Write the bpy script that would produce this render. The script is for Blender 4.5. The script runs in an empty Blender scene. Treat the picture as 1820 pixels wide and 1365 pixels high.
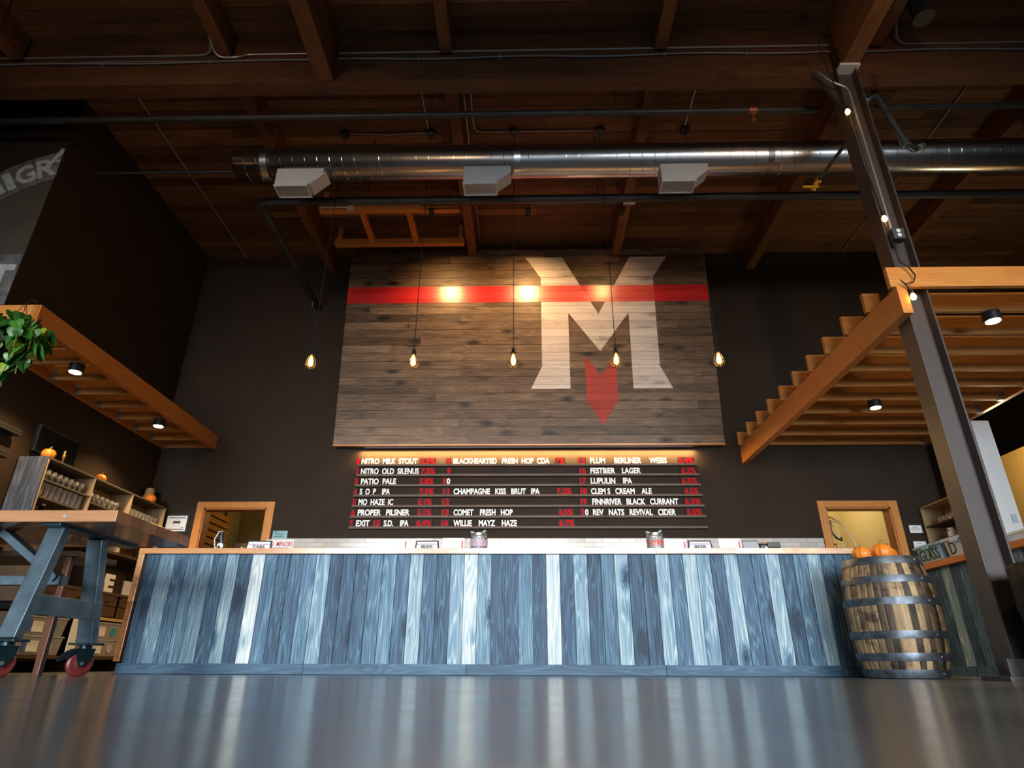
import bpy, bmesh, math, random
from mathutils import Vector, Matrix, Euler

rnd = random.Random(7)
R = math.radians
scene = bpy.context.scene
COL = scene.collection

# ------------------------------------------------------------------ camera
cam_data = bpy.data.cameras.new('camera')
cam_data.sensor_width = 36.0
cam_data.sensor_fit = 'HORIZONTAL'
cam_data.lens = 1105.0 / 1820.0 * 36.0
cam_data.clip_start = 0.02
cam = bpy.data.objects.new('camera', cam_data)
COL.objects.link(cam)
_t, _p, _r = R(24.35), R(1.3), R(0.215)
_rt = Vector((math.cos(_p), math.sin(_p), 0)); _hz = Vector((-math.sin(_p), math.cos(_p), 0)); _z = Vector((0, 0, 1))
_fw = math.cos(_t) * _hz + math.sin(_t) * _z
_up = -math.sin(_t) * _hz + math.cos(_t) * _z
_x = math.cos(_r) * _rt + math.sin(_r) * _up
_y = -math.sin(_r) * _rt + math.cos(_r) * _up
M = Matrix((_x, _y, -_fw)).transposed().to_4x4()
M.translation = Vector((0, 0, 0.081))
cam.matrix_world = M
scene.camera = cam

# ------------------------------------------------------------------ world, daylight, exposure
scene.view_settings.view_transform = 'Standard'
scene.view_settings.look = 'None'
scene.view_settings.exposure = 0.0
scene.view_settings.gamma = 1.0
scene.view_settings.use_curve_mapping = False
world = bpy.data.worlds.new('sky')
scene.world = world
world.use_nodes = True
world.node_tree.nodes['Background'].inputs[0].default_value = (0.62, 0.78, 1.0, 1)
world.node_tree.nodes['Background'].inputs[1].default_value = 0.15


def area_light(name, loc, target, sx, sy, power, color, spread=180):
    d = bpy.data.lights.new(name, 'AREA')
    d.shape = 'RECTANGLE'; d.size = sx; d.size_y = sy; d.energy = power; d.color = color; d.spread = R(spread)
    o = bpy.data.objects.new(name, d); COL.objects.link(o)
    o.location = loc
    o.rotation_euler = (Vector(target) - Vector(loc)).to_track_quat('-Z', 'Y').to_euler()
    return o


def spot_light(name, loc, target, power, color, angle, blend=0.5, radius=0.03):
    d = bpy.data.lights.new(name, 'SPOT')
    d.energy = power; d.color = color; d.spot_size = R(angle); d.spot_blend = blend; d.shadow_soft_size = radius
    o = bpy.data.objects.new(name, d); COL.objects.link(o)
    o.location = loc
    o.rotation_euler = (Vector(target) - Vector(loc)).to_track_quat('-Z', 'Y').to_euler()
    return o


def point_light(name, loc, power, color, radius=0.05):
    d = bpy.data.lights.new(name, 'POINT')
    d.energy = power; d.color = color; d.shadow_soft_size = radius
    o = bpy.data.objects.new(name, d); COL.objects.link(o); o.location = loc
    return o


DAY = (0.86, 0.94, 1.0)
WARM = (1.0, 0.62, 0.26)
WIN = [(-4.6, 3.0), (0.0, 3.6), (4.6, 3.6)]          # daylight openings in the street wall: centre x, width
for wx, ww in WIN:
    area_light('daylight', (wx, -6.0, 2.1), (wx * 0.8, 6.0, 0.55), ww, 3.6, 100, DAY, 44)
    area_light('sky_glow', (wx, -6.1, 2.1), (wx, 6.0, 2.1), ww, 3.6, 26, DAY)
# strip of warm light under the sign, washing the wall
area_light('sign_wash', (0.02, 8.343, 2.852), (0.02, 8.36, 2.2), 4.7, 0.02, 150, (1.0, 0.60, 0.22))
# added warm fill spots, out of view overhead, brightening the canopy beams
for hx in (-2.9, 2.6):
    spot_light('added_warm_fill', (hx, 1.0, 4.5), (hx * 1.2, 7.5, 2.7), 170, (1.0, 0.60, 0.26), 95, .9, .18)
# storeroom lamps behind the two doorways
point_light('storeroom_lamp', (-3.3, 10.3, 2.5), 14, (1.0, 0.74, 0.34), 0.15)
point_light('keg_room_lamp', (4.6, 10.1, 2.7), 26, (1.0, 0.84, 0.52), 0.15)
point_light('passage_lamp', (6.35, 7.9, 2.7), 40, (1.0, 0.82, 0.50), 0.15)


# ------------------------------------------------------------------ mesh builder
class MB:
    def __init__(s):
        s.bm = bmesh.new()
        s.tone = s.bm.faces.layers.float.new('tone')
        s.seed = s.bm.faces.layers.float.new('seed')

    def _mark(s, faces, tone, seed):
        if seed is None: seed = rnd.random()
        for f in faces:
            f[s.tone] = tone; f[s.seed] = seed

    def hexa(s, v, tone=.5, seed=None):
        vs = [s.bm.verts.new(p) for p in v]
        q = [(3, 2, 1, 0), (4, 5, 6, 7), (0, 1, 5, 4), (1, 2, 6, 5), (2, 3, 7, 6), (3, 0, 4, 7)]
        s._mark([s.bm.faces.new([vs[i] for i in f]) for f in q], tone, seed)

    def box(s, x0, x1, y0, y1, z0, z1, tone=.5, seed=None, bev=0.0):
        if bev > 0:
            t = bmesh.new()
            bmesh.ops.create_cube(t, size=1)
            for v in t.verts:
                v.co = Vector((x0 + (v.co.x + .5) * (x1 - x0), y0 + (v.co.y + .5) * (y1 - y0), z0 + (v.co.z + .5) * (z1 - z0)))
            bmesh.ops.bevel(t, geom=t.edges[:], offset=bev, segments=2, profile=.6, affect='EDGES', clamp_overlap=True)
            s.merge(t, Matrix.Identity(4), tone, seed); t.free()
            return
        s.hexa([(x0, y0, z0), (x1, y0, z0), (x1, y1, z0), (x0, y1, z0), (x0, y0, z1), (x1, y0, z1), (x1, y1, z1), (x0, y1, z1)], tone, seed)

    def merge(s, t, mat, tone=.5, seed=None):
        mp = {}
        for v in t.verts: mp[v] = s.bm.verts.new(mat @ v.co)
        fs = []
        for f in t.faces:
            try: fs.append(s.bm.faces.new([mp[v] for v in f.verts]))
            except ValueError: pass
        s._mark(fs, tone, seed)

    def beam(s, a, b, w, h, up=(0, 0, 1), tone=.5, seed=None):
        """square bar from a to b, w across, h along up"""
        a, b = Vector(a), Vector(b)
        d = (b - a).normalized(); u = Vector(up); side = d.cross(u).normalized(); u = side.cross(d).normalized()
        v = []
        for p in (a, b):
            for i, j in ((-1, -1), (1, -1), (1, 1), (-1, 1)):
                v.append(p + side * (i * w / 2) + u * (j * h / 2))
        s.hexa(v, tone, seed)

    def tube(s, pts, r, n=8, closed=False, cap=True, tone=.5):
        pts = [Vector(p) for p in pts]
        rings = []; prev = None
        L = len(pts)
        for i, p in enumerate(pts):
            if closed: d = (pts[(i + 1) % L] - pts[i - 1])
            elif i == 0: d = pts[1] - p
            elif i == L - 1: d = p - pts[i - 1]
            else: d = (pts[i + 1] - p).normalized() + (p - pts[i - 1]).normalized()
            if d.length < 1e-9: d = Vector((0, 0, 1))
            d.normalize()
            if prev is None:
                a = Vector((0, 0, 1)) if abs(d.z) < .9 else Vector((1, 0, 0))
                u = d.cross(a).normalized()
            else:
                u = (prev - d * prev.dot(d)).normalized()
            prev = u; w = d.cross(u)
            rr = r[i] if isinstance(r, (list, tuple)) else r
            rings.append([s.bm.verts.new(p + (u * math.cos(2 * math.pi * k / n) + w * math.sin(2 * math.pi * k / n)) * rr) for k in range(n)])
        fs = []
        for i in range(L - 1 + (1 if closed else 0)):
            A, B = rings[i], rings[(i + 1) % L]
            for k in range(n): fs.append(s.bm.faces.new((A[k], A[(k + 1) % n], B[(k + 1) % n], B[k])))
        if cap and not closed:
            fs.append(s.bm.faces.new(rings[0][::-1])); fs.append(s.bm.faces.new(rings[-1]))
        s._mark(fs, tone, rnd.random())

    def lathe(s, prof, c=(0, 0, 0), n=24, mat=None, fr=None, tone=.5, tonef=None, cap=True):
        """prof: (r, z) list around z through c; fr(theta) scales the radius"""
        c = Vector(c); rings = []
        for r, z in prof:
            ring = []
            for k in range(n):
                th = 2 * math.pi * k / n
                q = r * (fr(th) if fr else 1)
                p = Vector((q * math.cos(th), q * math.sin(th), z))
                if mat: p = mat @ p
                ring.append(s.bm.verts.new(p + c))
            rings.append(ring)
        for i in range(len(rings) - 1):
            for k in range(n):
                f = s.bm.faces.new((rings[i][k], rings[i][(k + 1) % n], rings[i + 1][(k + 1) % n], rings[i + 1][k]))
                f[s.tone] = tonef(k)[0] if tonef else tone
                f[s.seed] = tonef(k)[1] if tonef else .3
        for ring, fl in ((rings[0], True), (rings[-1], False)) if cap else ():
            f = s.bm.faces.new(ring[::-1] if fl else ring); f[s.tone] = tone; f[s.seed] = .3

    def prism(s, poly, fn, d0, d1, tone=.5, seed=None):
        """extrude a 2-D polygon; fn(u, v, d) -> 3-D point"""
        A = [s.bm.verts.new(fn(u, v, d0)) for u, v in poly]
        B = [s.bm.verts.new(fn(u, v, d1)) for u, v in poly]
        n = len(poly)
        fs = [s.bm.faces.new(A[::-1]), s.bm.faces.new(B)]
        for i in range(n): fs.append(s.bm.faces.new((A[i], A[(i + 1) % n], B[(i + 1) % n], B[i])))
        s._mark(fs, tone, seed)

    def build(s, name, mat, parent=None, smooth=False, label=None, bevel=0.0, sub=0):
        bmesh.ops.recalc_face_normals(s.bm, faces=s.bm.faces[:])
        me = bpy.data.meshes.new(name)
        s.bm.to_mesh(me); s.bm.free()
        if mat: me.materials.append(mat)
        if smooth:
            for p in me.polygons: p.use_smooth = True
            try: me.set_sharp_from_angle(angle=R(40))
            except Exception: pass
        o = bpy.data.objects.new(name, me); COL.objects.link(o)
        if parent: o.parent = parent
        if label: o['label'] = label
        if bevel:
            m = o.modifiers.new('edge', 'BEVEL'); m.width = bevel; m.segments = 2; m.limit_method = 'ANGLE'
        if sub:
            m = o.modifiers.new('smooth', 'SUBSURF'); m.levels = sub; m.render_levels = sub
        return o


def tag(o, label=None, cat=None, group=None, kind=None):
    if label: o['label'] = label
    if cat: o['category'] = cat
    if group: o['group'] = group
    if kind: o['kind'] = kind
    return o


def thing(name, label, cat, loc=(0, 0, 0), rot=(0, 0, 0), group=None):
    o = bpy.data.objects.new(name, None); COL.objects.link(o)
    o.empty_display_size = .1
    o.location = loc; o.rotation_euler = rot
    return tag(o, label, cat, group)


def struct(mb, name, mat, **k):
    return tag(mb.build(name, mat, **k), kind='structure')


def copy_tree(o, parent=None):
    c = o.copy(); COL.objects.link(c); c.parent = parent
    if parent: c.matrix_parent_inverse = o.matrix_parent_inverse
    for ch in list(o.children): copy_tree(ch, c)
    return c


def one_box(*a, **k):
    m = MB(); m.box(*a, **k); return m


def text_part(name, s, x0, x1, z0, z1, y, mat, parent=None, bold=.02, depth=.006, shear=0.0, fn=None):
    """lettering filling the rectangle x0..x1, z0..z1 facing -y"""
    cu = bpy.data.curves.new('lettering', 'FONT')
    cu.body = s; cu.size = 1; cu.offset = bold; cu.extrude = .01; cu.shear = shear; cu.resolution_u = 3
    to = bpy.data.objects.new('lettering', cu); COL.objects.link(to)
    dg = bpy.context.evaluated_depsgraph_get(); dg.update()
    me = bpy.data.meshes.new_from_object(to.evaluated_get(dg))
    bpy.data.objects.remove(to); bpy.data.curves.remove(cu)
    xs = [v.co.x for v in me.vertices]; ys = [v.co.y for v in me.vertices]; zs = [v.co.z for v in me.vertices]
    ax, bx, ay, by, az, bz = min(xs), max(xs), min(ys), max(ys), min(zs), max(zs)
    for v in me.vertices:
        u = (v.co.x - ax) / (bx - ax); w = (v.co.y - ay) / (by - ay); d = (v.co.z - az) / (bz - az)
        p = (x0 + u * (x1 - x0), y - d * depth, z0 + w * (z1 - z0))
        v.co = fn(*p) if fn else p
    me.name = name
    me.materials.clear(); me.materials.append(mat)
    o = bpy.data.objects.new(name, me); COL.objects.link(o)
    if parent: o.parent = parent
    return o


# ------------------------------------------------------------------ materials
def new_mat(name):
    m = bpy.data.materials.new(name); m.use_nodes = True
    nt = m.node_tree; b = nt.nodes['Principled BSDF']
    return m, nt, b


def plain(name, col, rough=.5, metal=0.0, spec=.5, noise=0.0, nscale=20.0, bump=0.0):
    m, nt, b = new_mat(name)
    b.inputs['Base Color'].default_value = (*col, 1)
    b.inputs['Roughness'].default_value = rough
    b.inputs['Metallic'].default_value = metal
    b.inputs['Specular IOR Level'].default_value = spec
    if noise or bump:
        tc = nt.nodes.new('ShaderNodeTexCoord')
        n = nt.nodes.new('ShaderNodeTexNoise'); n.inputs['Scale'].default_value = nscale; n.inputs['Detail'].default_value = 6
        nt.links.new(tc.outputs['Object'], n.inputs['Vector'])
        if noise:
            r = nt.nodes.new('ShaderNodeValToRGB')
            r.color_ramp.elements[0].color = (*[c * (1 - noise) for c in col], 1)
            r.color_ramp.elements[0].position = .3
            r.color_ramp.elements[1].color = (*[min(1, c * (1 + noise)) for c in col], 1)
            r.color_ramp.elements[1].position = .7
            nt.links.new(n.outputs['Fac'], r.inputs['Fac']); nt.links.new(r.outputs['Color'], b.inputs['Base Color'])
        if bump:
            bp = nt.nodes.new('ShaderNodeBump'); bp.inputs['Strength'].default_value = bump; bp.inputs['Distance'].default_value = .01
            nt.links.new(n.outputs['Fac'], bp.inputs['Height']); nt.links.new(bp.outputs['Normal'], b.inputs['Normal'])
    return m


def emit(name, col, strength):
    m, nt, b = new_mat(name)
    b.inputs['Base Color'].default_value = (*col, 1)
    b.inputs['Emission Color'].default_value = (*col, 1)
    b.inputs['Emission Strength'].default_value = strength
    return m


def wood(name, ramp, axis='X', stain=0.0, rough=.55, scale=1.0, ring=.22, fine=.16, knots=.5, tone=1.0, base=0.0, spec=.3, bump=.15, coord='Object', across=None):
    """boards: tone and seed come from the mesh faces; ramp is [(pos, colour)]"""
    m, nt, b = new_mat(name)
    N, L = nt.nodes, nt.links
    def math_(op, a, c=None, d=None, clamp=False):
        n = N.new('ShaderNodeMath'); n.operation = op; n.use_clamp = clamp
        for i, v in enumerate((a, c, d)):
            if v is None: continue
            if isinstance(v, (int, float)): n.inputs[i].default_value = v
            else: L.new(v, n.inputs[i])
        return n.outputs[0]
    tc = N.new('ShaderNodeTexCoord')
    at = N.new('ShaderNodeAttribute'); at.attribute_name = 'seed'
    tn = N.new('ShaderNodeAttribute'); tn.attribute_name = 'tone'
    cb = N.new('ShaderNodeCombineXYZ')
    for i, k in enumerate((37.3, 19.1, 53.7)): L.new(math_('MULTIPLY', at.outputs['Fac'], k), cb.inputs[i])
    ad = N.new('ShaderNodeVectorMath'); ad.operation = 'ADD'
    L.new(tc.outputs[coord], ad.inputs[0]); L.new(cb.outputs[0], ad.inputs[1])
    def mapped(al, ac):
        mp = N.new('ShaderNodeMapping')
        sc = [ac * scale] * 3; sc['XYZ'.index(axis)] = al * scale
        mp.inputs['Scale'].default_value = sc
        L.new(ad.outputs[0], mp.inputs['Vector']); return mp.outputs[0]
    n1 = N.new('ShaderNodeTexNoise'); n1.inputs['Scale'].default_value = 1; n1.inputs['Detail'].default_value = 2; n1.inputs['Roughness'].default_value = .45
    L.new(mapped(.55, 8.5), n1.inputs['Vector'])
    vo = N.new('ShaderNodeTexVoronoi'); vo.inputs['Scale'].default_value = 1; vo.inputs['Randomness'].default_value = 1
    L.new(mapped(1.5, 3.6), vo.inputs['Vector'])
    kd = math_('SUBTRACT', 1.0, math_('DIVIDE', vo.outputs['Distance'], .33), clamp=True)      # 1 at a knot
    kd2 = math_('POWER', kd, 2.2)
    f = math_('ADD', n1.outputs['Fac'], math_('MULTIPLY', kd2, .20))
    rings = math_('SINE', math_('MULTIPLY', f, 95.0))
    rings = math_('POWER', math_('MULTIPLY_ADD', rings, .5, .5), 2.6)
    n2 = N.new('ShaderNodeTexNoise'); n2.inputs['Scale'].default_value = 1; n2.inputs['Detail'].default_value = 5
    L.new(mapped(2.5, 60), n2.inputs['Vector'])
    n3 = N.new('ShaderNodeTexNoise'); n3.inputs['Scale'].default_value = 1; n3.inputs['Detail'].default_value = 4
    L.new(mapped(1.3, 6), n3.inputs['Vector'])
    v = math_('MULTIPLY_ADD', tn.outputs['Fac'], tone, base)
    v = math_('ADD', v, math_('MULTIPLY', math_('SUBTRACT', rings, .30), ring))
    v = math_('ADD', v, math_('MULTIPLY', math_('SUBTRACT', n2.outputs['Fac'], .5), fine * 2))
    v = math_('ADD', v, math_('MULTIPLY', math_('SUBTRACT', n3.outputs['Fac'], .5), fine * 1.9))
    v = math_('SUBTRACT', v, math_('MULTIPLY', math_('POWER', kd, 1.7), knots))
    if stain:
        ns_ = N.new('ShaderNodeTexNoise'); ns_.inputs['Scale'].default_value = 1; ns_.inputs['Detail'].default_value = 7; ns_.inputs['Roughness'].default_value = .65
        mp = N.new('ShaderNodeMapping'); mp.inputs['Scale'].default_value = (5, 5, 9)
        L.new(tc.outputs[coord], mp.inputs['Vector']); L.new(mp.outputs[0], ns_.inputs['Vector'])
        st = math_('MULTIPLY', math_('SUBTRACT', ns_.outputs['Fac'], .50), 5.0, clamp=True)
        v = math_('SUBTRACT', v, math_('MULTIPLY', st, stain))
    cr = N.new('ShaderNodeValToRGB')
    el = cr.color_ramp.elements
    while len(el) < len(ramp): el.new(.5)
    for e, (p, c) in zip(el, ramp): e.position = p; e.color = (*c, 1)
    L.new(v, cr.inputs['Fac']); L.new(cr.outputs['Color'], b.inputs['Base Color'])
    b.inputs['Roughness'].default_value = rough; b.inputs['Specular IOR Level'].default_value = spec
    if bump:
        bp = N.new('ShaderNodeBump'); bp.inputs['Strength'].default_value = bump; bp.inputs['Distance'].default_value = .004
        L.new(v, bp.inputs['Height']); L.new(bp.outputs['Normal'], b.inputs['Normal'])
    return m


BLUE = [(0.0, (.010, .026, .050)), (.22, (.030, .068, .118)), (.42, (.075, .155, .235)), (.62, (.20, .31, .38)), (.8, (.44, .51, .53)), (1.0, (.74, .74, .69))]
mat_blue = wood('blue stained boards', BLUE, 'Z', rough=.55, ring=.19, fine=.18, knots=.78, scale=1.25)
mat_blue_kick = wood('blue stained skirting', BLUE, 'X', rough=.5, ring=.10, fine=.1, knots=.1)
mat_blue_side = wood('blue stained boards of the return', [(p, (c[0] * .8, c[1] * .92, c[2] * 1.0)) for p, c in BLUE], 'Z', rough=.5)
mat_grey_plank = wood('charcoal stained boards', [(0, (.010, .012, .015)), (.5, (.055, .062, .075)), (1, (.2, .21, .23))], 'Z', rough=.5)
SIGN = [(0.0, (.012, .007, .004)), (.3, (.064, .038, .021)), (.55, (.145, .090, .052)), (.8, (.25, .165, .102)), (1.0, (.38, .27, .18))]
mat_sign = wood('weathered brown boards', SIGN, 'X', rough=.42, ring=.16, fine=.26, knots=.75, scale=1.35, spec=.25)
mat_cream = wood('cream paint on boards', [(0, (.10, .075, .06)), (.3, (.42, .34, .28)), (.6, (.66, .57, .50)), (1, (.82, .74, .66))], 'X', rough=.42, ring=.1, fine=.16, knots=.6)
mat_red = wood('red paint on boards', [(0, (.16, .006, .006)), (.4, (.55, .012, .012)), (1, (.72, .03, .025))], 'X', rough=.30, ring=.1, fine=.12, knots=.5, spec=.6)
mat_red_light = wood('pale red paint on boards', [(0, (.25, .02, .015)), (.4, (.68, .065, .045)), (1, (.8, .12, .09))], 'X', rough=.32, ring=.1, fine=.12, knots=.4, spec=.6)
mat_red_dull = wood('dull red paint on boards', [(0, (.05, .008, .005)), (.4, (.30, .030, .018)), (1, (.46, .06, .04))], 'X', rough=.6, ring=.1, fine=.16, knots=.6)
CEIL = [(0, (.024, .011, .005)), (.4, (.115, .053, .023)), (.7, (.20, .095, .042)), (1, (.30, .155, .075))]
mat_ceil = wood('dark roof boards', CEIL, 'X', rough=.65, ring=.08, fine=.16, knots=.35, bump=.05)
TIMB = [(0, (.03, .012, .005)), (.4, (.115, .046, .018)), (.7, (.20, .085, .035)), (1, (.30, .14, .065))]
mat_timber_y = wood('roof timber', TIMB, 'Y', rough=.6, ring=.12, fine=.2, knots=.35, bump=.05)
mat_timber_x = wood('roof timber across', [(p, (c[0] * .75, c[1] * .78, c[2] * .85)) for p, c in TIMB], 'X', rough=.6, ring=.08, fine=.25, knots=.4, bump=.05)
FIR = [(0, (.20, .060, .010)), (.35, (.44, .155, .030)), (.65, (.60, .24, .055)), (1, (.72, .36, .11))]
mat_fir_y = wood('oiled fir', FIR, 'Y', rough=.45, ring=.14, fine=.12, knots=.2, bump=.03)
mat_fir_x = wood('oiled fir across', FIR, 'X', rough=.45, ring=.14, fine=.12, knots=.2, bump=.03)
mat_fir_z = wood('oiled fir upright', FIR, 'Z', rough=.45, ring=.14, fine=.12, knots=.15, bump=.03)
mat_joist = wood('fir joists', [(p, (c[0] * .82, c[1] * .9, c[2] * 1.0)) for p, c in FIR], 'X', rough=.55, ring=.14, fine=.12, knots=.2, bump=.03)
mat_bartop = wood('varnished bar edge', [(0, (.30, .11, .035)), (.4, (.52, .24, .09)), (.7, (.66, .36, .17)), (1, (.84, .64, .50))], 'X', rough=.22, ring=.1, fine=.1, knots=.2, spec=.6, bump=.02)
mat_tabletop = wood('varnished table slab', [(0, (.10, .04, .02)), (.4, (.28, .11, .045)), (.7, (.40, .19, .09)), (1, (.50, .27, .15))], 'X', rough=.14, ring=.12, fine=.14, knots=.4, spec=.6, bump=.03)
mat_plainwood = wood('birch plywood', [(0, (.26, .16, .08)), (.5, (.48, .33, .18)), (1, (.62, .46, .28))], 'Y', rough=.6, ring=.08, fine=.1, knots=.05, bump=.02)
mat_brownwood = wood('brown shelf wood', [(0, (.028, .015, .008)), (.5, (.085, .048, .025)), (1, (.17, .105, .06))], 'Y', rough=.6, ring=.1, fine=.16, knots=.3)
mat_edge = wood('grey brown shelf edge', [(0, (.03, .024, .018)), (.5, (.12, .10, .08)), (1, (.25, .21, .17))], 'Y', rough=.6, ring=.08, fine=.16, knots=.1)
mat_darkwood = wood('dark rail wood', [(0, (.020, .013, .009)), (.5, (.085, .058, .042)), (1, (.18, .13, .10))], 'X', rough=.6, ring=.12, fine=.2, knots=.5, bump=.05)

mat_wall = plain('dark brown paint', (.032, .0205, .0135), .8, spec=.2, noise=.12, nscale=3)
mat_wall_grey = plain('dark grey paint', (.055, .050, .046), .8, noise=.1, nscale=3)
mat_white_paint = plain('white paint', (.78, .78, .78), .6)
mat_yellow_paint = plain('yellow paint', (.80, .47, .12), .6)
mat_cream_paint = plain('cream paint', (.72, .60, .34), .7)
mat_olive_paint = plain('olive paint', (.34, .28, .12), .7)
mat_black = plain('black plastic', (.012, .012, .013), .4)
mat_black_metal = plain('black metal', (.018, .018, .02), .4, .4)
mat_steel_paint = plain('brown painted steel', (.062, .050, .046), .45, 0, .5, noise=.1, nscale=12)
mat_pipe = plain('dark steel pipe', (.035, .036, .036), .5, .3, noise=.3, nscale=9)
mat_conduit = plain('galvanised conduit', (.34, .33, .33), .4, .5)
mat_cable = plain('grey cable', (.20, .20, .21), .6)
mat_white_cable = plain('white cable', (.6, .6, .62), .5)
mat_grille = plain('pale grey sheet metal', (.50, .52, .53), .5, .15, noise=.08, nscale=5)
mat_galv = plain('galvanised bracket', (.42, .43, .45), .35, .8)
mat_paper = plain('white paper', (.80, .80, .80), .6)
mat_ink = plain('black ink', (.02, .02, .022), .6)
mat_redink = plain('red ink', (.62, .02, .04), .6)
mat_blueink = plain('pale blue ink', (.45, .62, .70), .6)
mat_letter = plain('white letter plastic', (.88, .86, .82), .4)
mat_tile_dark = plain('dark red letter tile', (.020, .006, .006), .5, spec=.2)
mat_redletter = plain('red letter plastic', (.52, .005, .008), .6, spec=.08)
mat_pumpkin = plain('pumpkin skin', (.72, .20, .015), .42, noise=.15, nscale=14)
mat_stem = plain('pumpkin stem', (.22, .17, .07), .7, noise=.3, nscale=40)
mat_teal = plain('teal plastic', (.21, .42, .60), .4)
mat_teal_light = plain('pale teal plastic', (.42, .58, .76), .4)
mat_bag = plain('black bag plastic', (.005, .012, .012), .55, spec=.15, bump=.3, nscale=9)
mat_redwheel = plain('red caster tread', (.20, .028, .028), .4, noise=.15, nscale=30)
mat_castermetal = plain('dark teal caster fork', (.018, .045, .055), .3, .6)
mat_steel = plain('mill steel', (.115, .165, .20), .36, .7, noise=.35, nscale=7)
mat_gold = plain('gold metal', (.75, .42, .14), .25, .9)
mat_gourd = plain('tan gourd', (.42, .26, .13), .5)
mat_card = plain('brown cardboard', (.36, .22, .11), .8, noise=.12, nscale=12)
mat_clear = plain('frosted clear plastic', (.36, .36, .38), .25)
mat_lidblue = plain('pale blue plastic', (.50, .68, .76), .35)


def glass_mat(name, tint=(.95, .97, .97), amount=.22):
    m, nt, b = new_mat(name); N, L = nt.nodes, nt.links
    N.remove(b)
    tr = N.new('ShaderNodeBsdfTransparent'); tr.inputs[0].default_value = (*tint, 1)
    gl = N.new('ShaderNodeBsdfGlossy'); gl.inputs['Roughness'].default_value = .06
    fr = N.new('ShaderNodeFresnel'); fr.inputs[0].default_value = 1.5
    ad = N.new('ShaderNodeMath'); ad.operation = 'MULTIPLY_ADD'; ad.inputs[1].default_value = 1.1; ad.inputs[2].default_value = amount * .4; ad.use_clamp = True
    df = N.new('ShaderNodeBsdfDiffuse'); df.inputs[0].default_value = (.9, .9, .9, 1)
    m2 = N.new('ShaderNodeMixShader'); m2.inputs[0].default_value = .16
    mx = N.new('ShaderNodeMixShader')
    L.new(fr.outputs[0], ad.inputs[0]); L.new(ad.outputs[0], mx.inputs[0]); L.new(tr.outputs[0], mx.inputs[1]); L.new(gl.outputs[0], mx.inputs[2])
    L.new(mx.outputs[0], m2.inputs[1]); L.new(df.outputs[0], m2.inputs[2])
    L.new(m2.outputs[0], N['Material Output'].inputs[0])
    return m


mat_glass = glass_mat('clear glass', (1, 1, 1), .12)
mat_bulb = emit('warm filament glow', (1.0, .55, .16), 150.0)


def amber_mat():
    m, nt, b = new_mat('amber bulb glass'); N, L = nt.nodes, nt.links
    N.remove(b)
    tr = N.new('ShaderNodeBsdfTransparent'); tr.inputs[0].default_value = (1, .86, .62, 1)
    em = N.new('ShaderNodeEmission'); em.inputs[0].default_value = (1, .40, .05, 1); em.inputs[1].default_value = 3.5
    mx = N.new('ShaderNodeMixShader'); mx.inputs[0].default_value = .4
    L.new(tr.outputs[0], mx.inputs[1]); L.new(em.outputs[0], mx.inputs[2]); L.new(mx.outputs[0], N['Material Output'].inputs[0])
    return m


mat_amber = amber_mat()
mat_fest = emit('festoon bulb glow', (1.0, .46, .10), 26.0)
mat_disc = emit('warm white lamp disc', (1.0, .80, .52), 14.0)


def duct_mat():
    m, nt, b = new_mat('spiral galvanised sheet'); N, L = nt.nodes, nt.links
    b.inputs['Metallic'].default_value = 1.0; b.inputs['Base Color'].default_value = (.55, .56, .58, 1)
    tc = N.new('ShaderNodeTexCoord')
    n = N.new('ShaderNodeTexNoise'); n.inputs['Scale'].default_value = 6; n.inputs['Detail'].default_value = 5
    L.new(tc.outputs['Object'], n.inputs['Vector'])
    mr = N.new('ShaderNodeMapRange'); mr.inputs[3].default_value = .20; mr.inputs[4].default_value = .29
    L.new(n.outputs['Fac'], mr.inputs[0]); L.new(mr.outputs[0], b.inputs['Roughness'])
    return m


mat_duct = duct_mat()


def floor_mat():
    m, nt, b = new_mat('polished concrete'); N, L = nt.nodes, nt.links
    tc = N.new('ShaderNodeTexCoord')
    n = N.new('ShaderNodeTexNoise'); n.inputs['Scale'].default_value = 1.3; n.inputs['Detail'].default_value = 9; n.inputs['Roughness'].default_value = .6
    L.new(tc.outputs['Object'], n.inputs['Vector'])
    r = N.new('ShaderNodeValToRGB')
    r.color_ramp.elements[0].position = .3; r.color_ramp.elements[0].color = (.105, .106, .108, 1)
    r.color_ramp.elements[1].position = .75; r.color_ramp.elements[1].color = (.20, .195, .185, 1)
    L.new(n.outputs['Fac'], r.inputs['Fac']); L.new(r.outputs['Color'], b.inputs['Base Color'])
    n2 = N.new('ShaderNodeTexNoise'); n2.inputs['Scale'].default_value = 3; n2.inputs['Detail'].default_value = 6
    L.new(tc.outputs['Object'], n2.inputs['Vector'])
    mr = N.new('ShaderNodeMapRange'); mr.inputs[3].default_value = .13; mr.inputs[4].default_value = .25
    L.new(n2.outputs['Fac'], mr.inputs[0]); L.new(mr.outputs[0], b.inputs['Roughness'])
    b.inputs['Specular IOR Level'].default_value = .8
    return m


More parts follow.
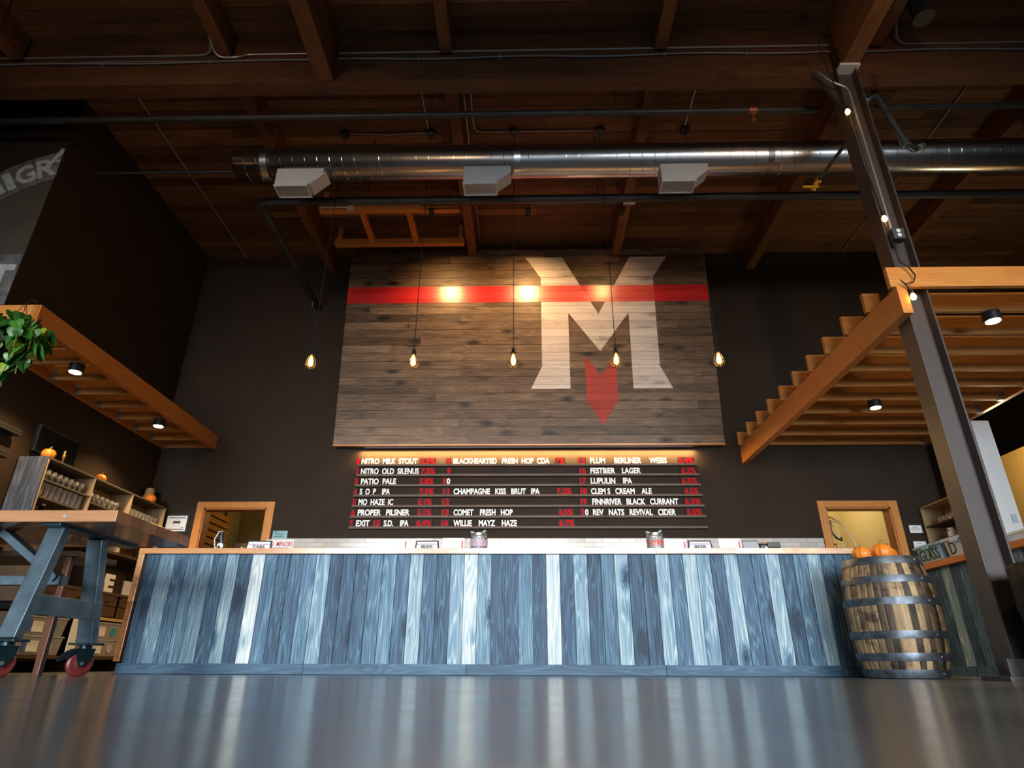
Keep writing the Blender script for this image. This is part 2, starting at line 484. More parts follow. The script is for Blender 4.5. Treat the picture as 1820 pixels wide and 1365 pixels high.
def tile_mat():
    m, nt, b = new_mat('white subway tile'); N, L = nt.nodes, nt.links
    tc = N.new('ShaderNodeTexCoord')
    sp = N.new('ShaderNodeSeparateXYZ'); cb = N.new('ShaderNodeCombineXYZ')
    L.new(tc.outputs['Object'], sp.inputs[0]); L.new(sp.outputs[0], cb.inputs[0]); L.new(sp.outputs[2], cb.inputs[1])
    br = N.new('ShaderNodeTexBrick')
    br.inputs['Scale'].default_value = 1; br.inputs['Brick Width'].default_value = .225; br.inputs['Row Height'].default_value = .056
    br.inputs['Mortar Size'].default_value = .0028
    br.inputs['Color1'].default_value = (.47, .42, .37, 1); br.inputs['Color2'].default_value = (.60, .555, .51, 1); br.inputs['Mortar'].default_value = (.30, .28, .25, 1)
    L.new(cb.outputs[0], br.inputs['Vector']); L.new(br.outputs['Color'], b.inputs['Base Color'])
    b.inputs['Roughness'].default_value = .15
    return m


# ------------------------------------------------------------------ room shell
CZ = 6.20          # underside of the roof boards
YW = 8.40          # back wall
XL, XR = -5.21, 5.60

m = MB(); m.box(-9.2, 9.2, -6.6, 12.2, -.1, 0)
struct(m, 'floor', floor_mat())

m = MB()
y = -6.5
while y < 12.1:
    x = -9.2
    while x < 9.2:
        w = rnd.uniform(2.5, 5.5); x1 = min(9.2, x + w)
        m.box(x, x1 - .003, y, y + .135, CZ + rnd.uniform(0, .004), CZ + .05, tone=rnd.uniform(.22, .72))
        x = x1
    y += .142
struct(m, 'ceiling', mat_ceil)
m = MB(); m.box(-9.3, 9.3, -6.7, 12.3, CZ + .05, CZ + .15)
struct(m, 'roof', mat_black)

# back wall with two doorways (x from, x to, head height)
DL = (-4.41, -3.54, 2.035)
DR = (4.03, 4.89, 2.035)
m = MB()
m.box(XL - .15, DL[0], YW, YW + .14, 0, CZ); m.box(DL[1], DR[0], YW, YW + .14, 0, CZ); m.box(DR[1], XR + .2, YW, YW + .14, 0, CZ)
m.box(DL[0], DL[1], YW, YW + .14, DL[2], CZ); m.box(DR[0], DR[1], YW, YW + .14, DR[2], CZ)
struct(m, 'wall_back', mat_wall)
struct(one_box(XL - .15, XL, 5.24, YW, 0, CZ), 'wall_left', mat_wall)
struct(one_box(-9.2, XL - .15, 5.24, 5.39, 0, CZ), 'wall_mural', mat_wall)
struct(one_box(-9.2, -9.05, -6.5, 5.24, 0, CZ), 'wall_left_outer', mat_wall)
struct(one_box(9.05, 9.2, -6.5, 12.2, 0, CZ), 'wall_right_outer', mat_wall)
struct(one_box(5.8, 9.2, 12.0, 12.15, 0, CZ), 'wall_rear', mat_wall)
struct(one_box(XR + .2 - .08, XR + .2, YW + .14, 12.0, 0, CZ), 'wall_inner', mat_wall)
struct(one_box(XR, XR + .2, 7.44, YW, 0, 2.89), 'wall_right', mat_wall)
m = MB(); m.box(XR - .012, XR + .21, 7.42, 7.44, 0, 2.9, bev=.003)
struct(m, 'trim_1', mat_white_paint)
struct(one_box(7.05, 7.15, 7.0, 12.0, 0, 2.93), 'wall_yellow', mat_yellow_paint)
# street wall behind the viewer, with the daylight openings
m = MB()
xs = [-9.2] + sum([[wx - ww / 2, wx + ww / 2] for wx, ww in WIN], []) + [9.2]
for i in range(0, len(xs), 2): m.box(xs[i], xs[i + 1], -6.6, -6.4, 0, CZ)
for wx, ww in WIN:
    m.box(wx - ww / 2, wx + ww / 2, -6.6, -6.4, 0, .3); m.box(wx - ww / 2, wx + ww / 2, -6.6, -6.4, 4.0, CZ)
struct(m, 'wall_front', mat_wall_grey)
for i, (wx, ww) in enumerate(WIN):
    m = MB()
    a, b = wx - ww / 2, wx + ww / 2
    for q in (a, b - .06, wx - .03): m.box(q, q + .06, -6.55, -6.48, .3, 4.0)
    for q in (.3, 2.1, 3.94): m.box(a, b, -6.56, -6.49, q, q + .06)
    struct(m, 'window_%d' % (i + 1), mat_black_metal)

# storerooms behind the doorways
m = MB(); m.box(-5.2, -5.1, YW + .14, 11, 0, 3); m.box(-2.6, -2.5, YW + .14, 11, 0, 3); m.box(-5.2, -2.5, 11, 11.1, 0, 3); m.box(-5.2, -2.5, YW + .14, 11.1, 3, 3.1)
struct(m, 'wall_storeroom', mat_olive_paint)
m = MB(); m.box(3.2, 3.3, YW + .14, 11, 0, 3.2); m.box(5.5, 5.6, YW + .14, 11, 0, 3.2); m.box(3.2, 5.6, 10.9, 11.0, 0, 3.2); m.box(3.2, 5.6, YW + .14, 11.0, 3.2, 3.3)
struct(m, 'wall_keg_room', mat_cream_paint)
# door casings
for i, (a, b, h) in enumerate((DL, DR)):
    m = MB()
    m.box(a - .10, a, YW - .022, YW, 0, h + .085, bev=.003, tone=.55); m.box(b, b + .10, YW - .022, YW, 0, h + .085, bev=.003, tone=.6)
    m.box(a, b, YW - .022, YW, h, h + .085, bev=.003, tone=.5)
    m.box(a, a + .02, YW - .005, YW + .16, 0, h, tone=.35); m.box(b - .02, b, YW - .005, YW + .16, 0, h, tone=.45); m.box(a, b, YW - .005, YW + .16, h - .02, h, tone=.3)
    struct(m, 'door_%d' % (i + 1), mat_fir_z)
# tiled splashback
struct(one_box(-3.42, 3.92, YW - .012, YW, 1.0, 1.622), 'trim_2', tile_mat())

# roof timbers
for x in (-5.35, -3.12, -.80, 1.42, 3.62, 5.80, 8.0):
    for (a, b) in ((4.68, YW if x < 5.7 else 12.0), (-6.4, 4.455)):
        if x < -5.3 and a > 0: continue
        m = MB(); m.box(x - .065, x + .065, a, b, 5.88, CZ, tone=.5, bev=.006)
        struct(m, 'ceiling_beam', mat_timber_y)
m = MB(); m.box(-9.05, 3.14, 4.49, 4.66, 5.53, CZ - .001, tone=.42, bev=.006)
struct(m, 'ceiling_beam', mat_timber_x)
m = MB(); m.box(3.36, 9.05, 4.49, 4.66, 5.53, CZ - .001, tone=.55, bev=.006)
struct(m, 'ceiling_beam', mat_timber_x)
for x in (-2.03, 3.25):
    m = MB(); m.box(x - .085, x + .085, -6.4, 4.485 if x < 0 else 4.40, 5.53, CZ - .001, tone=.45 if x < 0 else .75, bev=.006)
    struct(m, 'ceiling_beam', mat_timber_y)

# ------------------------------------------------------------------ steel column
col = thing('steel_column', 'brown painted steel I-section column standing beside the barrel and carrying the roof beam', 'column', (3.205, 4.485, 0))
m = MB()
cx0, cx1 = -.105, .105
m.box(cx0, cx0 + .014, -.085, .085, .03, 5.5, bev=.002); m.box(cx1 - .014, cx1, -.085, .085, .03, 5.5, bev=.002); m.box(cx0 + .014, cx1 - .014, -.005, .005, .03, 5.5)
m.build('shaft', mat_steel_paint, col)
m = MB(); m.box(-.19, .19, -.14, .14, 0, .03, bev=.004)
m.box(-.16, .16, -.11, -.085, .03, .13, bev=.004)
m.build('base_plate', mat_steel_paint, col)
m = MB(); m.box(-.07, .13, -.12, .12, 5.5, 5.528); m.build('saddle_plate', mat_white_paint, col, label='pale grey saddle plate')
m = MB(); m.prism([(-.105, 5.12), (-.105, 5.5), (-.30, 5.5)], lambda u, v, d: (u, d, v), -.02, .02); m.build('bracket', mat_steel_paint, col)
tag(col, kind='structure')

# ------------------------------------------------------------------ bar
BX0, BX1, BY = -3.62, 3.25, 5.892
bar = thing('bar_counter', 'long bar faced with blue and white stained upright boards under a varnished wooden top', 'bar', (0, BY, 0))
edges = [250, 275, 304, 327, 347.5, 375, 399.5, 422, 446.6, 470, 494.5, 516.7, 541, 565, 590.5, 613.5] + [638 + 24.6 * i for i in range(0, 39)]
tones = [.25, .58, .38, .45, .6, .36, .7, .22, .97, .45, .25, .30, .48, .66, .22, .25, .28, .44, .55, .35, .74, .36, .28, .68, .97, .65, .22, .25, .5, .2, .98, .25, .67, .22, .42, .76, .22, .2, .7, .4, .8, .64, .2, .75, .36, .35, .76, .26, .46, .7, .35, .4, .28, .6, .3]
e0 = BX0 + .062
k = (BX1 - .02 - e0) / (1578 - 250)
m = MB()
for i in range(len(edges) - 1):
    xa, xb = e0 + (edges[i] - 250) * k, e0 + (edges[i + 1] - 250) * k
    if xa > BX1 - .05: break
    xb = min(xb, BX1 - .01)
    m.box(xa + .0022, xb - .0022, .022, .05, .085, 1.02, tone=tones[i] * .84 + .02, seed=rnd.random(), bev=.0016)
m.build('front_boards', mat_blue, bar)
m = MB(); m.box(BX0 + .06, BX1, .05, .10, .0, 1.02); m.build('carcass', mat_black, bar)
m = MB()
q = e0 - .03
for L_ in (1.65, 1.42, 1.72, 1.5, 1.0):
    m.box(q, min(q + L_, BX1) - .003, -.004, .022, .004, .088, tone=.29, bev=.002); q += L_
    if q > BX1: break
m.build('skirting_board', mat_blue_kick, bar)
m = MB(); m.box(BX0, BX0 + .055, -.012, .10, .10, .60, tone=.12, bev=.003); m.build('end_trim', mat_bartop, bar, label='lower length of end trim with the table shadow in its colour')  # dark tone puts the rolling table's shadow into the wood colour
m = MB(); m.box(BX0, BX0 + .055, -.012, .10, .60, 1.022, tone=.6, bev=.003); m.build('end_trim', mat_bartop, bar)
m = MB(); m.box(BX0 + .02, BX0 + .06, .1, .74, 0, 1.02, tone=.4); m.build('end_panel', mat_grey_plank, bar)
m = MB()
q = BX0
for L_, tn in ((1.75, .50), (.70, .88), (.74, .24), (1.63, .92), (.72, .24), (1.08, .88), (.5, .35)):  # palest tones put highlights on the varnish into the wood colour
    m.box(q, min(q + L_, BX1) - .0008, -.018, .76, 1.022, 1.072, tone=tn, bev=.002); q += L_
    if q > BX1: break
m.build('bar_top', mat_bartop, bar)

# ------------------------------------------------------------------ planked sign, leaning out at the top
SA = math.atan(.28 / 3.07)
sign = thing('plank_sign', 'huge weathered board sign with a cream letter and red stripe leaning from the wall', 'sign', (.035, 8.25, 2.9), (SA, 0, 0))
SW, SH = 2.735, 3.10
rows = []
z = 0.0
hs = [.125] * 25
while z < SH - .01:
    h = min(.124 + rnd.uniform(-.006, .006), SH - z)
    if SH - z - h < .04: h = SH - z
    rows.append((z, z + h)); z += h
# rows that meet the stripe line up with its edges
def near(v): return min(range(len(rows)), key=lambda i: abs(rows[i][0] - v))
m = MB()
for (a, b) in rows:
    x = -SW
    first = True
    while x < SW - .01:
        w = rnd.uniform(.35, 1.9) if first else rnd.uniform(.9, 2.3)
        first = False
        x1 = x + w
        if SW - x1 < .3: x1 = SW
        dy = rnd.uniform(0, .004)
        m.box(x + .001, x1 - .001, dy, .022, a + .0022, b - .0022, tone=rnd.choice((.34, .42, .45, .48, .5, .53, .60)) + rnd.uniform(-.04, .04))
        x = x1
m.build('boards', mat_sign, sign)
m = MB(); m.box(-SW, SW, .022, .034, 0, SH); m.build('backing', mat_darkwood, sign)
for x in (-2.3, -.8, .8, 2.3):
    m = MB(); m.box(x - .03, x + .03, .034, .09, .15, SH - .1); m.build('batten', mat_darkwood, sign)
m = MB(); m.box(-SW - .002, SW + .002, -.006, .09, -.022, -.002, tone=.5, bev=.002); m.build('edge_trim', mat_bartop, sign)


def clip(poly, a, c, keep):      # keep z >= c (keep=1) or z <= c (keep=-1)
    out = []
    for i in range(len(poly)):
        p, q = poly[i], poly[(i + 1) % len(poly)]
        ip, iq = (p[1] - c) * keep >= 0, (q[1] - c) * keep >= 0
        if ip: out.append(p)
        if ip != iq:
            t = (c - p[1]) / (q[1] - p[1]); out.append((p[0] + t * (q[0] - p[0]), c))
    return out


def area2(p): return abs(sum(p[i][0] * p[(i + 1) % len(p)][1] - p[(i + 1) % len(p)][0] * p[i][1] for i in range(len(p)))) / 2


def paint(name, polys, off, mat, zr=None, label=None):
    """thin coats of paint lying on the boards, broken at every board joint"""
    mb = MB()
    for (a, b) in rows:
        sd = rnd.random(); tn = rnd.uniform(.4, .66)
        for pl in polys:
            q = clip(clip(pl, None, a + .0014, 1), None, b - .0014, -1) if pl else []
            if zr and q: q = clip(clip(q, None, zr[0], 1), None, zr[1], -1)
            if len(q) >= 3 and area2(q) > 1e-5:
                mb.prism(q, lambda u, v, d: (u, d, v), -off, .001, tone=tn, seed=sd)
    return mb.build(name, mat, sign, label=label)


# the letter, as convex pieces (x, height) on the sign
def mx(x): return 2.142 - x      # mirror about its axis
LM = [[(.217, 2.61), (.217, 1.17), (.62, 1.17), (.62, 2.007), (.62, 2.61)],
      [(-.014, 2.953), (.217, 2.60), (.62, 2.60), (.62, 2.827), (.5525, 2.953)],
      [(.23, 1.18), (.055, .807), (.62, .807), (.62, 1.18)]]
pieces = []
for p in LM:
    pieces.append(p); pieces.append([(mx(a), b) for a, b in p][::-1])
# V of the letter: two slanted strokes meeting at the foot
VL = [(.5525, 2.953), (1.071, 1.985), (1.071, 1.386), (.62, 2.007), (.217, 2.56)]
VLc = [(.62, 2.827), (1.071, 1.985), (1.071, 1.386), (.62, 2.007)]
pieces.append(VLc); pieces.append([(mx(a), b) for a, b in VLc][::-1])
paint('letter', pieces, .0016, mat_cream, label='cream painted letter M')
sb = (2.190, 2.465)
paint('stripe', [[(-SW + .001, sb[0]), (SW - .001, sb[0]), (SW - .001, sb[1]), (-SW + .001, sb[1])]], .0026, mat_red, label='red painted stripe')
for q in (0, 1): paint('overlap_stripe', pieces[q::2], .0034, mat_red_light, zr=sb, label='paler red stripe over the letter')
AR = [[(.84, 1.308), (.845, .95), (1.071, .95), (1.071, 1.009)], [(1.302, 1.308), (1.297, .95), (1.071, .95), (1.071, 1.009)],
      [(.845, .95), (.847, .626), (1.295, .626), (1.297, .95)], [(.847, .626), (1.071, .268), (1.295, .626)]]
paint('emblem', AR, .002, mat_red_dull, label='red painted feather shape')
m = MB(); m.box(-2.3, 2.3, .06, .085, -.04, -.022); m.build('light_housing', mat_black, sign)

# ------------------------------------------------------------------ letter-board menu
MY = 8.365
menu = thing('menu_board', 'letter board of seven dark wooden rails listing drinks in white and red capitals', 'menu board', (0, 8.40, 0))
ZR = [2.615, 2.470, 2.326, 2.182, 2.037, 1.893, 1.748]
for i, z in enumerate(ZR):
    m = MB()
    m.box(-2.34 - .006 * i, -.2, -.055, 0, z, z + .016, tone=.6); m.box(-.2, 2.38 + .006 * i, -.055, 0, z, z + .016, tone=.5)
    m.box(-2.34 - .006 * i, 2.38 + .006 * i, -.058, -.052, z - .004, z + .026, tone=.66)
    m.build('rail', mat_darkwood, menu)


def px4(v): return (600 + v / 5.6875 - 910) / 1105.0
def px5(v): return (900 + v / 5.0556 - 910) / 1105.0


T = []
def row(i, items):
    for f, s, a, b, c in items: T.append((i, s, f(a) , f(b), c))
A, B_ = px4, px5
row(0, [(A, '1', 195, 222, 'r'), (A, 'NITRO  MILK  STOUT', 245, 808, 'w'), (A, '5.3%', 840, 985, 'r'), (A, '8', 1105, 1140, 'r'), (A, 'BLACKHEARTED   FRESH  HOP  CDA', 1170, 2143, 'w'), (B_, '7%', 445, 520, 'r'), (B_, '15', 650, 708, 'r'), (B_, 'PLUM     BERLINER     WEISS', 752, 1440, 'w'), (B_, '5.4%', 1550, 1680, 'r')])
row(1, [(A, '2', 182, 215, 'r'), (A, 'NITRO  OLD  SILENUS', 237, 823, 'w'), (A, '7.8%', 845, 985, 'r'), (A, '9', 1108, 1143, 'r'), (B_, '16', 658, 712, 'r'), (B_, 'FESTBIER    LAGER', 755, 1208, 'w'), (B_, '6.2%', 1572, 1700, 'r')])
row(2, [(A, '3', 172, 208, 'r'), (A, 'PATIO  PALE', 237, 592, 'w'), (A, '5.8%', 832, 968, 'r'), (A, '1', 1070, 1092, 'r'), (A, '0', 1103, 1138, 'w'), (B_, '17', 663, 715, 'r'), (B_, 'LUPULIN    IPA', 758, 1130, 'w'), (B_, '6.5%', 1575, 1712, 'r')])
row(3, [(A, '4', 163, 195, 'r'), (A, 'S  O  P    IPA', 225, 530, 'w'), (A, '7.3%', 828, 970, 'r'), (A, '11', 1068, 1128, 'r'), (A, 'CHAMPAGNE   KISS   BRUT   IPA', 1173, 2043, 'w'), (B_, '7.2%', 455, 582, 'r'), (B_, '18', 668, 722, 'r'), (B_, 'CLEM S   CREAM    ALE', 760, 1305, 'w'), (B_, '4.5%', 1598, 1725, 'r')])
row(4, [(A, '5', 152, 185, 'r'), (A, 'MO  HAZE  IC', 212, 562, 'w'), (A, '6.1%', 815, 950, 'r'), (A, '12', 1060, 1128, 'r'), (B_, '19', 668, 722, 'r'), (B_, 'FINNRIVER   BLACK   CURRANT', 772, 1545, 'w'), (B_, '6.5%', 1605, 1742, 'r')])
row(5, [(A, '6', 138, 175, 'r'), (A, 'PROPER   PILSNER', 205, 728, 'w'), (A, '5.1%', 810, 945, 'r'), (A, '13', 1057, 1122, 'r'), (A, 'COMET    FRESH   HOP', 1173, 1770, 'w'), (B_, '4.5%', 470, 597, 'r'), (B_, '2', 670, 702, 'r'), (B_, '0', 708, 738, 'w'), (B_, 'REV   NATS   REVIVAL   CIDER', 778, 1522, 'w'), (B_, '5.8%', 1622, 1755, 'r')])
row(6, [(A, '7', 125, 155, 'r'), (A, 'EXIT', 188, 325, 'w'), (A, '13', 365, 428, 'r'), (A, 'S.D.    IPA', 467, 718, 'w'), (A, '6.4%', 800, 945, 'r'), (A, '14', 1052, 1118, 'r'), (A, 'WILLIE    MAYZ    HAZE', 1170, 1813, 'w'), (B_, '6.7%', 475, 607, 'r')])


def split_words(o, gap):
    """one mesh per word of a line of lettering"""
    me = o.data
    iv = sorted((min(me.vertices[i].co.x for i in p.vertices), max(me.vertices[i].co.x for i in p.vertices)) for p in me.polygons)
    cuts = []; end = iv[0][1]
    for a, b in iv:
        if a - end > gap: cuts.append((a + end) / 2)
        end = max(end, b)
    if not cuts: return
    base = o.name.split('.')[0]
    lim = [-1e9] + cuts + [1e9]
    for k_ in range(len(lim) - 1):
        bm = bmesh.new(); bm.from_mesh(me)
        bmesh.ops.delete(bm, geom=[v for v in bm.verts if not lim[k_] < v.co.x < lim[k_ + 1]], context='VERTS')
        m2 = bpy.data.meshes.new(base); bm.to_mesh(m2); bm.free(); m2.materials.append(me.materials[0])
        c = bpy.data.objects.new(base, m2); COL.objects.link(c); c.parent = o.parent
    bpy.data.objects.remove(o)


def ray_x(u, v):
    """x on the menu plane for an image direction u across, v up"""
    d = u * _x + v * _y + _fw
    return d.x / d.y * (MY - 0.0)


for (i, s, u0, u1, c) in T:
    v = (682.5 - (820 + 18.4 * i)) / 1105.0
    x0, x1 = ray_x(u0, v), ray_x(u1, v)
    z0 = ZR[i] + .027
    nm = 'drink_lettering' if (c == 'w' and len(s) > 1) else 'tap_number_lettering' if len(s) < 3 and '%' not in s else 'alcohol_lettering'
    o = text_part(nm, s, x0, x1, z0, z0 + .086, -.038, mat_letter if c == 'w' else mat_redletter, menu, bold=.032, depth=.005)
    if c == 'r':
        m = MB(); m.box(x0 - .012, x1 + .012, -.034, -.031, z0 - .002, z0 + .094); m.build('number_tile', mat_tile_dark, menu)
    if len(s) > 6: split_words(o, .032)

# ------------------------------------------------------------------ slatted canopies
can = thing('wooden_canopy', 'orange fir canopy of open joists over the barrel, hung from the steel column', 'canopy', (0, 0, 2.65))
m = MB(); m.box(3.02, 3.10, 4.34, YW, 0, .25, tone=.62, bev=.003); m.build('beam', mat_fir_y, can)
m = MB(); m.box(5.54, 5.598, 4.34, YW, .25, .44, tone=.5, bev=.003); m.build('ledger', mat_fir_y, can)
for i in range(11):
    y = 4.35 + .398 * i
    y = min(y, YW - .042)
    m = MB(); m.box(2.985, 5.54, y, y + .04, .252, .44, tone=rnd.uniform(.42, .6) + (.12 if i == 0 else 0), bev=.002)
    m.build('header' if i == 0 else 'joist', mat_fir_x if i == 0 else mat_joist, can)
    if i:
        m = MB(); m.box(5.48, 5.54, y - .003, y, .25, .40); m.box(5.48, 5.54, y - .003, y + .043, .246, .2505); m.build('joist_hanger', mat_galv, can)
lcan = thing('wooden_canopy', 'orange fir canopy of open joists above the glass shelves by the hanging plant', 'canopy', (0, 0, 2.89))
m = MB(); m.box(-4.50, -4.43, 4.81, YW, 0, .195, tone=.42, bev=.003); m.build('beam', mat_fir_y, lcan)
m = MB(); m.box(XL, XL + .04, 5.25, YW, 0, .195, tone=.4, bev=.003); m.build('ledger', mat_fir_y, lcan)
m = MB(); m.box(-6.1, -4.50, 4.81, 4.85, 0, .195, tone=.62, bev=.003); m.build('header', mat_fir_x, lcan)
for i in range(9):
    y = min(5.25 + .397 * i, YW - .042)
    m = MB(); m.box(XL + .04, -4.5, y, y + .04, .01, .19, tone=rnd.uniform(.35, .5), bev=.002); m.build('joist', mat_joist, lcan)
    m = MB(); m.box(XL + .04, XL + .09, y - .003, y, .0, .15); m.box(XL + .04, XL + .09, y - .003, y + .043, .002, .0095); m.build('joist_hanger', mat_galv, lcan)


def can_lamp(loc, label, power):
    t = thing('downlight', label, 'lamp', loc)
    m = MB(); m.lathe([(.062, 0), (.07, .0), (.07, .085), (.06, .09), (.0001, .09)], n=20); m.lathe([(.057, .002), (.066, .0), (.066, .004), (.057, .002)], n=20, cap=False)
    m.build('housing', mat_black, t, smooth=True)
    m = MB(); m.lathe([(.0001, -.004), (.056, -.004), (.058, .002), (.0001, .003)], n=20); m.build('lens', mat_disc, t)
    spot_light('downlight_beam', (loc[0], loc[1], loc[2] - .012), (loc[0], loc[1], 0), power, (1.0, .66, .30), 118, .7, .04)
    return t


can_lamp((-4.62, 5.675, 2.81), 'black can downlight under the joists nearest the hanging plant', 190)
can_lamp((-4.62, 7.26, 2.81), 'black can downlight under the joists near the far end above the glass shelves', 170)
can_lamp((4.06, 4.77, 2.812), 'black can downlight under the front joists beside the steel column', 60)
can_lamp((4.06, 6.76, 2.812), 'black can downlight under the rear joists over the keg room doorway', 42)

# ------------------------------------------------------------------ pendants over the bar
PEND = [(-2.245, 'caged filament pendant hanging clear of the sign, by the pipe elbow'), (-1.165, 'caged filament pendant hanging before the plain end of the sign'),
        (-.118, 'caged filament pendant hanging at the middle of the sign beside the letter'), (.95, 'caged filament pendant hanging before the red feather shape'), (2.01, 'caged filament pendant hanging clear of the sign, nearest the steel column')]
p0 = thing('pendant_light', PEND[0][1], 'pendant lamp', (PEND[0][0], 5.8, CZ), group='filament pendants over the bar')
m = MB(); m.lathe([(.0001, -.05), (.058, -.05), (.06, -.04), (.06, -.012), (.066, -.008), (.066, 0), (.0001, 0)], n=18); m.build('ceiling_box', mat_black, p0, smooth=True)
m = MB(); m.tube([(0, 0, -.05), (0, 0, -3.10)], .0045, 6); m.build('cord', mat_black, p0)
m = MB(); m.lathe([(.006, -3.08), (.014, -3.085), (.02, -3.10), (.021, -3.15), (.0001, -3.15)], n=14); m.build('socket', mat_black_metal, p0, smooth=True)
m = MB(); m.lathe([(.0001, -3.163), (.008, -3.168), (.013, -3.19), (.021, -3.225), (.022, -3.245), (.013, -3.266), (.0001, -3.272)], n=12); m.build('filament', mat_bulb, p0, smooth=True)
m = MB(); m.lathe([(.0001, -3.15), (.014, -3.155), (.017, -3.175), (.026, -3.205), (.031, -3.235), (.028, -3.262), (.016, -3.279), (.0001, -3.284)], n=16); m.build('bulb', mat_amber, p0, smooth=True)
m = MB()
for k in range(6):
    th = k * math.pi / 3
    m.tube([(r_ * math.cos(th), r_ * math.sin(th), z_) for r_, z_ in ((.022, -3.135), (.036, -3.18), (.055, -3.235), (.056, -3.265), (.040, -3.295), (.012, -3.305))], .0026, 6)
m.tube([(.057 * math.cos(a), .057 * math.sin(a), -3.25) for a in [i * math.pi / 8 for i in range(16)]], .0026, 6, closed=True)
m.tube([(.024 * math.cos(a), .024 * math.sin(a), -3.137) for a in [i * math.pi / 6 for i in range(12)]], .003, 6, closed=True)
m.tube([(.014 * math.cos(a), .014 * math.sin(a), -3.305) for a in [i * math.pi / 6 for i in range(12)]], .003, 6, closed=True)
m.build('cage', mat_black_metal, p0, smooth=True)
for x, lb in PEND[1:]:
    c = copy_tree(p0); c.location = (x, 5.8, CZ); c['label'] = lb

# ------------------------------------------------------------------ ducts, pipes, conduits
duct = thing('spiral_duct', 'long bright galvanised spiral duct running under the roof', 'duct', (-3.27, 5.4, 5.30))
m = MB()
L_ = 12.25
prof = []
m.tube([(0, 0, 0), (.02, 0, 0), (L_, 0, 0)], [.175, .187, .187], 40)
m.build('pipe', mat_duct, duct, smooth=True)
m = MB()
pts = []
turns, pitch = 88, .139
for i in range(turns * 14):
    a = i / 14 * 2 * math.pi; x = .05 + i / 14 * pitch
    if x > L_: break
    pts.append((x, .1875 * math.cos(a), .1875 * math.sin(a)))
m.tube(pts, .0048, 4, cap=False)
m.build('seam', mat_duct, duct, smooth=True)
for x in (.35, 3.2, 6.0, 9.0):
    m = MB(); m.tube([(x - .035, 0, 0), (x + .035, 0, 0)], .191, 36); m.build('joint_band', mat_duct, duct, smooth=True)
    m = MB(); m.tube([(x, 0, .19), (x, 0, .90)], .003, 5); m.build('hanger_wire', mat_conduit, duct)

dg_ = [(-2.74, 'pale sheet metal air diffuser under the duct nearest its closed end', True), (-.66, 'pale sheet metal air diffuser under the middle of the duct', False), (1.50, 'pale sheet metal air diffuser under the duct nearest the steel column', False)]
for x, lb, wide in dg_:
    t = thing('air_diffuser', lb, 'air vent', (x, 5.32, 4.855), group='diffusers under the duct')
    poly = [(0, 0), (.36, 0), (.52, .17), (.52, .29), (0, .29)]
    m = MB(); m.prism([(0, .025), (.355, .025), (.52, .17), (.52, .2565), (0, .2565)], lambda u, v, d: (u, d, v), -.06, .12); m.build('body', mat_grille, t, bevel=.003)
    m = MB()
    m.box(-.004, .37, -.068, -.056, 0, .026); m.box(-.004, .37, .116, .128, 0, .026); m.box(-.004, .012, -.056, .116, 0, .026); m.box(.354, .37, -.056, .116, 0, .026)
    m.build('grille_frame', mat_grille, t)
    m = MB()
    for k in range(24): m.box(.016 + k * .0142, .021 + k * .0142, -.056, .116, .006, .022)
    m.build('grille', mat_grille, t)
    if wide:
        m = MB(); m.beam((.385, .03, .03), (.55, .03, .20), .18, .012, up=(1, 0, -1)); m.build('open_flap', mat_grille, t)


def run(name, pts, r, mat, label, cat='pipe', n=8, group=None):
    m = MB(); m.tube(pts, r, n)
    return tag(m.build(name, mat, smooth=True), label, cat, group)


def bend(pts, r=.06, n=4):
    """round the corners of a polyline"""
    pts = [Vector(p) for p in pts]; out = [pts[0]]
    for i in range(1, len(pts) - 1):
        a, b, c = pts[i - 1], pts[i], pts[i + 1]
        r1 = min(r, (a - b).length * .45, (c - b).length * .45)
        p, q = b + (a - b).normalized() * r1, b + (c - b).normalized() * r1
        for k in range(n + 1):
            s = k / n; out.append(p * (1 - s) ** 2 + b * 2 * s * (1 - s) + q * s * s)
    out.append(pts[-1]); return out


t = thing('sprinkler_pipe', 'dark sprinkler main running across just beyond the big roof beam', 'pipe', (0, 4.91, 5.5))
m = MB(); m.tube([(-8.6, 0, 0), (3.14, 0, 0)], .036, 12); m.build('pipe', mat_pipe, t, smooth=True)
for x in (-5.2, -2.9, -1.0, 1.0):
    m = MB(); m.tube([(x - .012, 0, 0), (x + .012, 0, 0)], .042, 12); m.tube([(x, 0, .03), (x, 0, .70)], .005, 5); m.build('hanger', mat_pipe, t)
m = MB(); m.tube([(2.45, 0, -.03), (2.45, 0, -.10)], .014, 8); m.lathe([(.0001, -.135), (.018, -.13), (.018, -.125), (.006, -.12), (.006, -.10)], c=(2.45, 0, 0), n=12); m.tube([(2.41, 0, 0), (2.49, 0, 0)], .041, 12)
m.build('sprinkler_head', plain('copper sprinkler', (.40, .12, .06), .4, .6), t, smooth=True)
run('sprinkler_pipe', [(3.38, 4.91, 5.52), (9.0, 4.91, 5.52)], .03, mat_pipe, 'dark sprinkler pipe carrying on past the steel column', n=10)
t = thing('sprinkler_pipe', 'dark sprinkler pipe passing in front of the sign with an elbow back to the wall', 'pipe', (0, 5.92, 5.21))
m = MB(); m.tube(bend([(9.0, 0, 0), (-3.22, 0, 0), (-3.25, 2.47, .0)], .12), .05, 12); m.build('pipe', mat_pipe, t, smooth=True)
for x in (-1.9, .9, 4.4):
    m = MB(); m.tube([(x - .012, 0, 0), (x + .012, 0, 0)], .056, 12); m.tube([(x, 0, .05), (x, 0, .99)], .005, 5); m.build('hanger', mat_pipe, t)
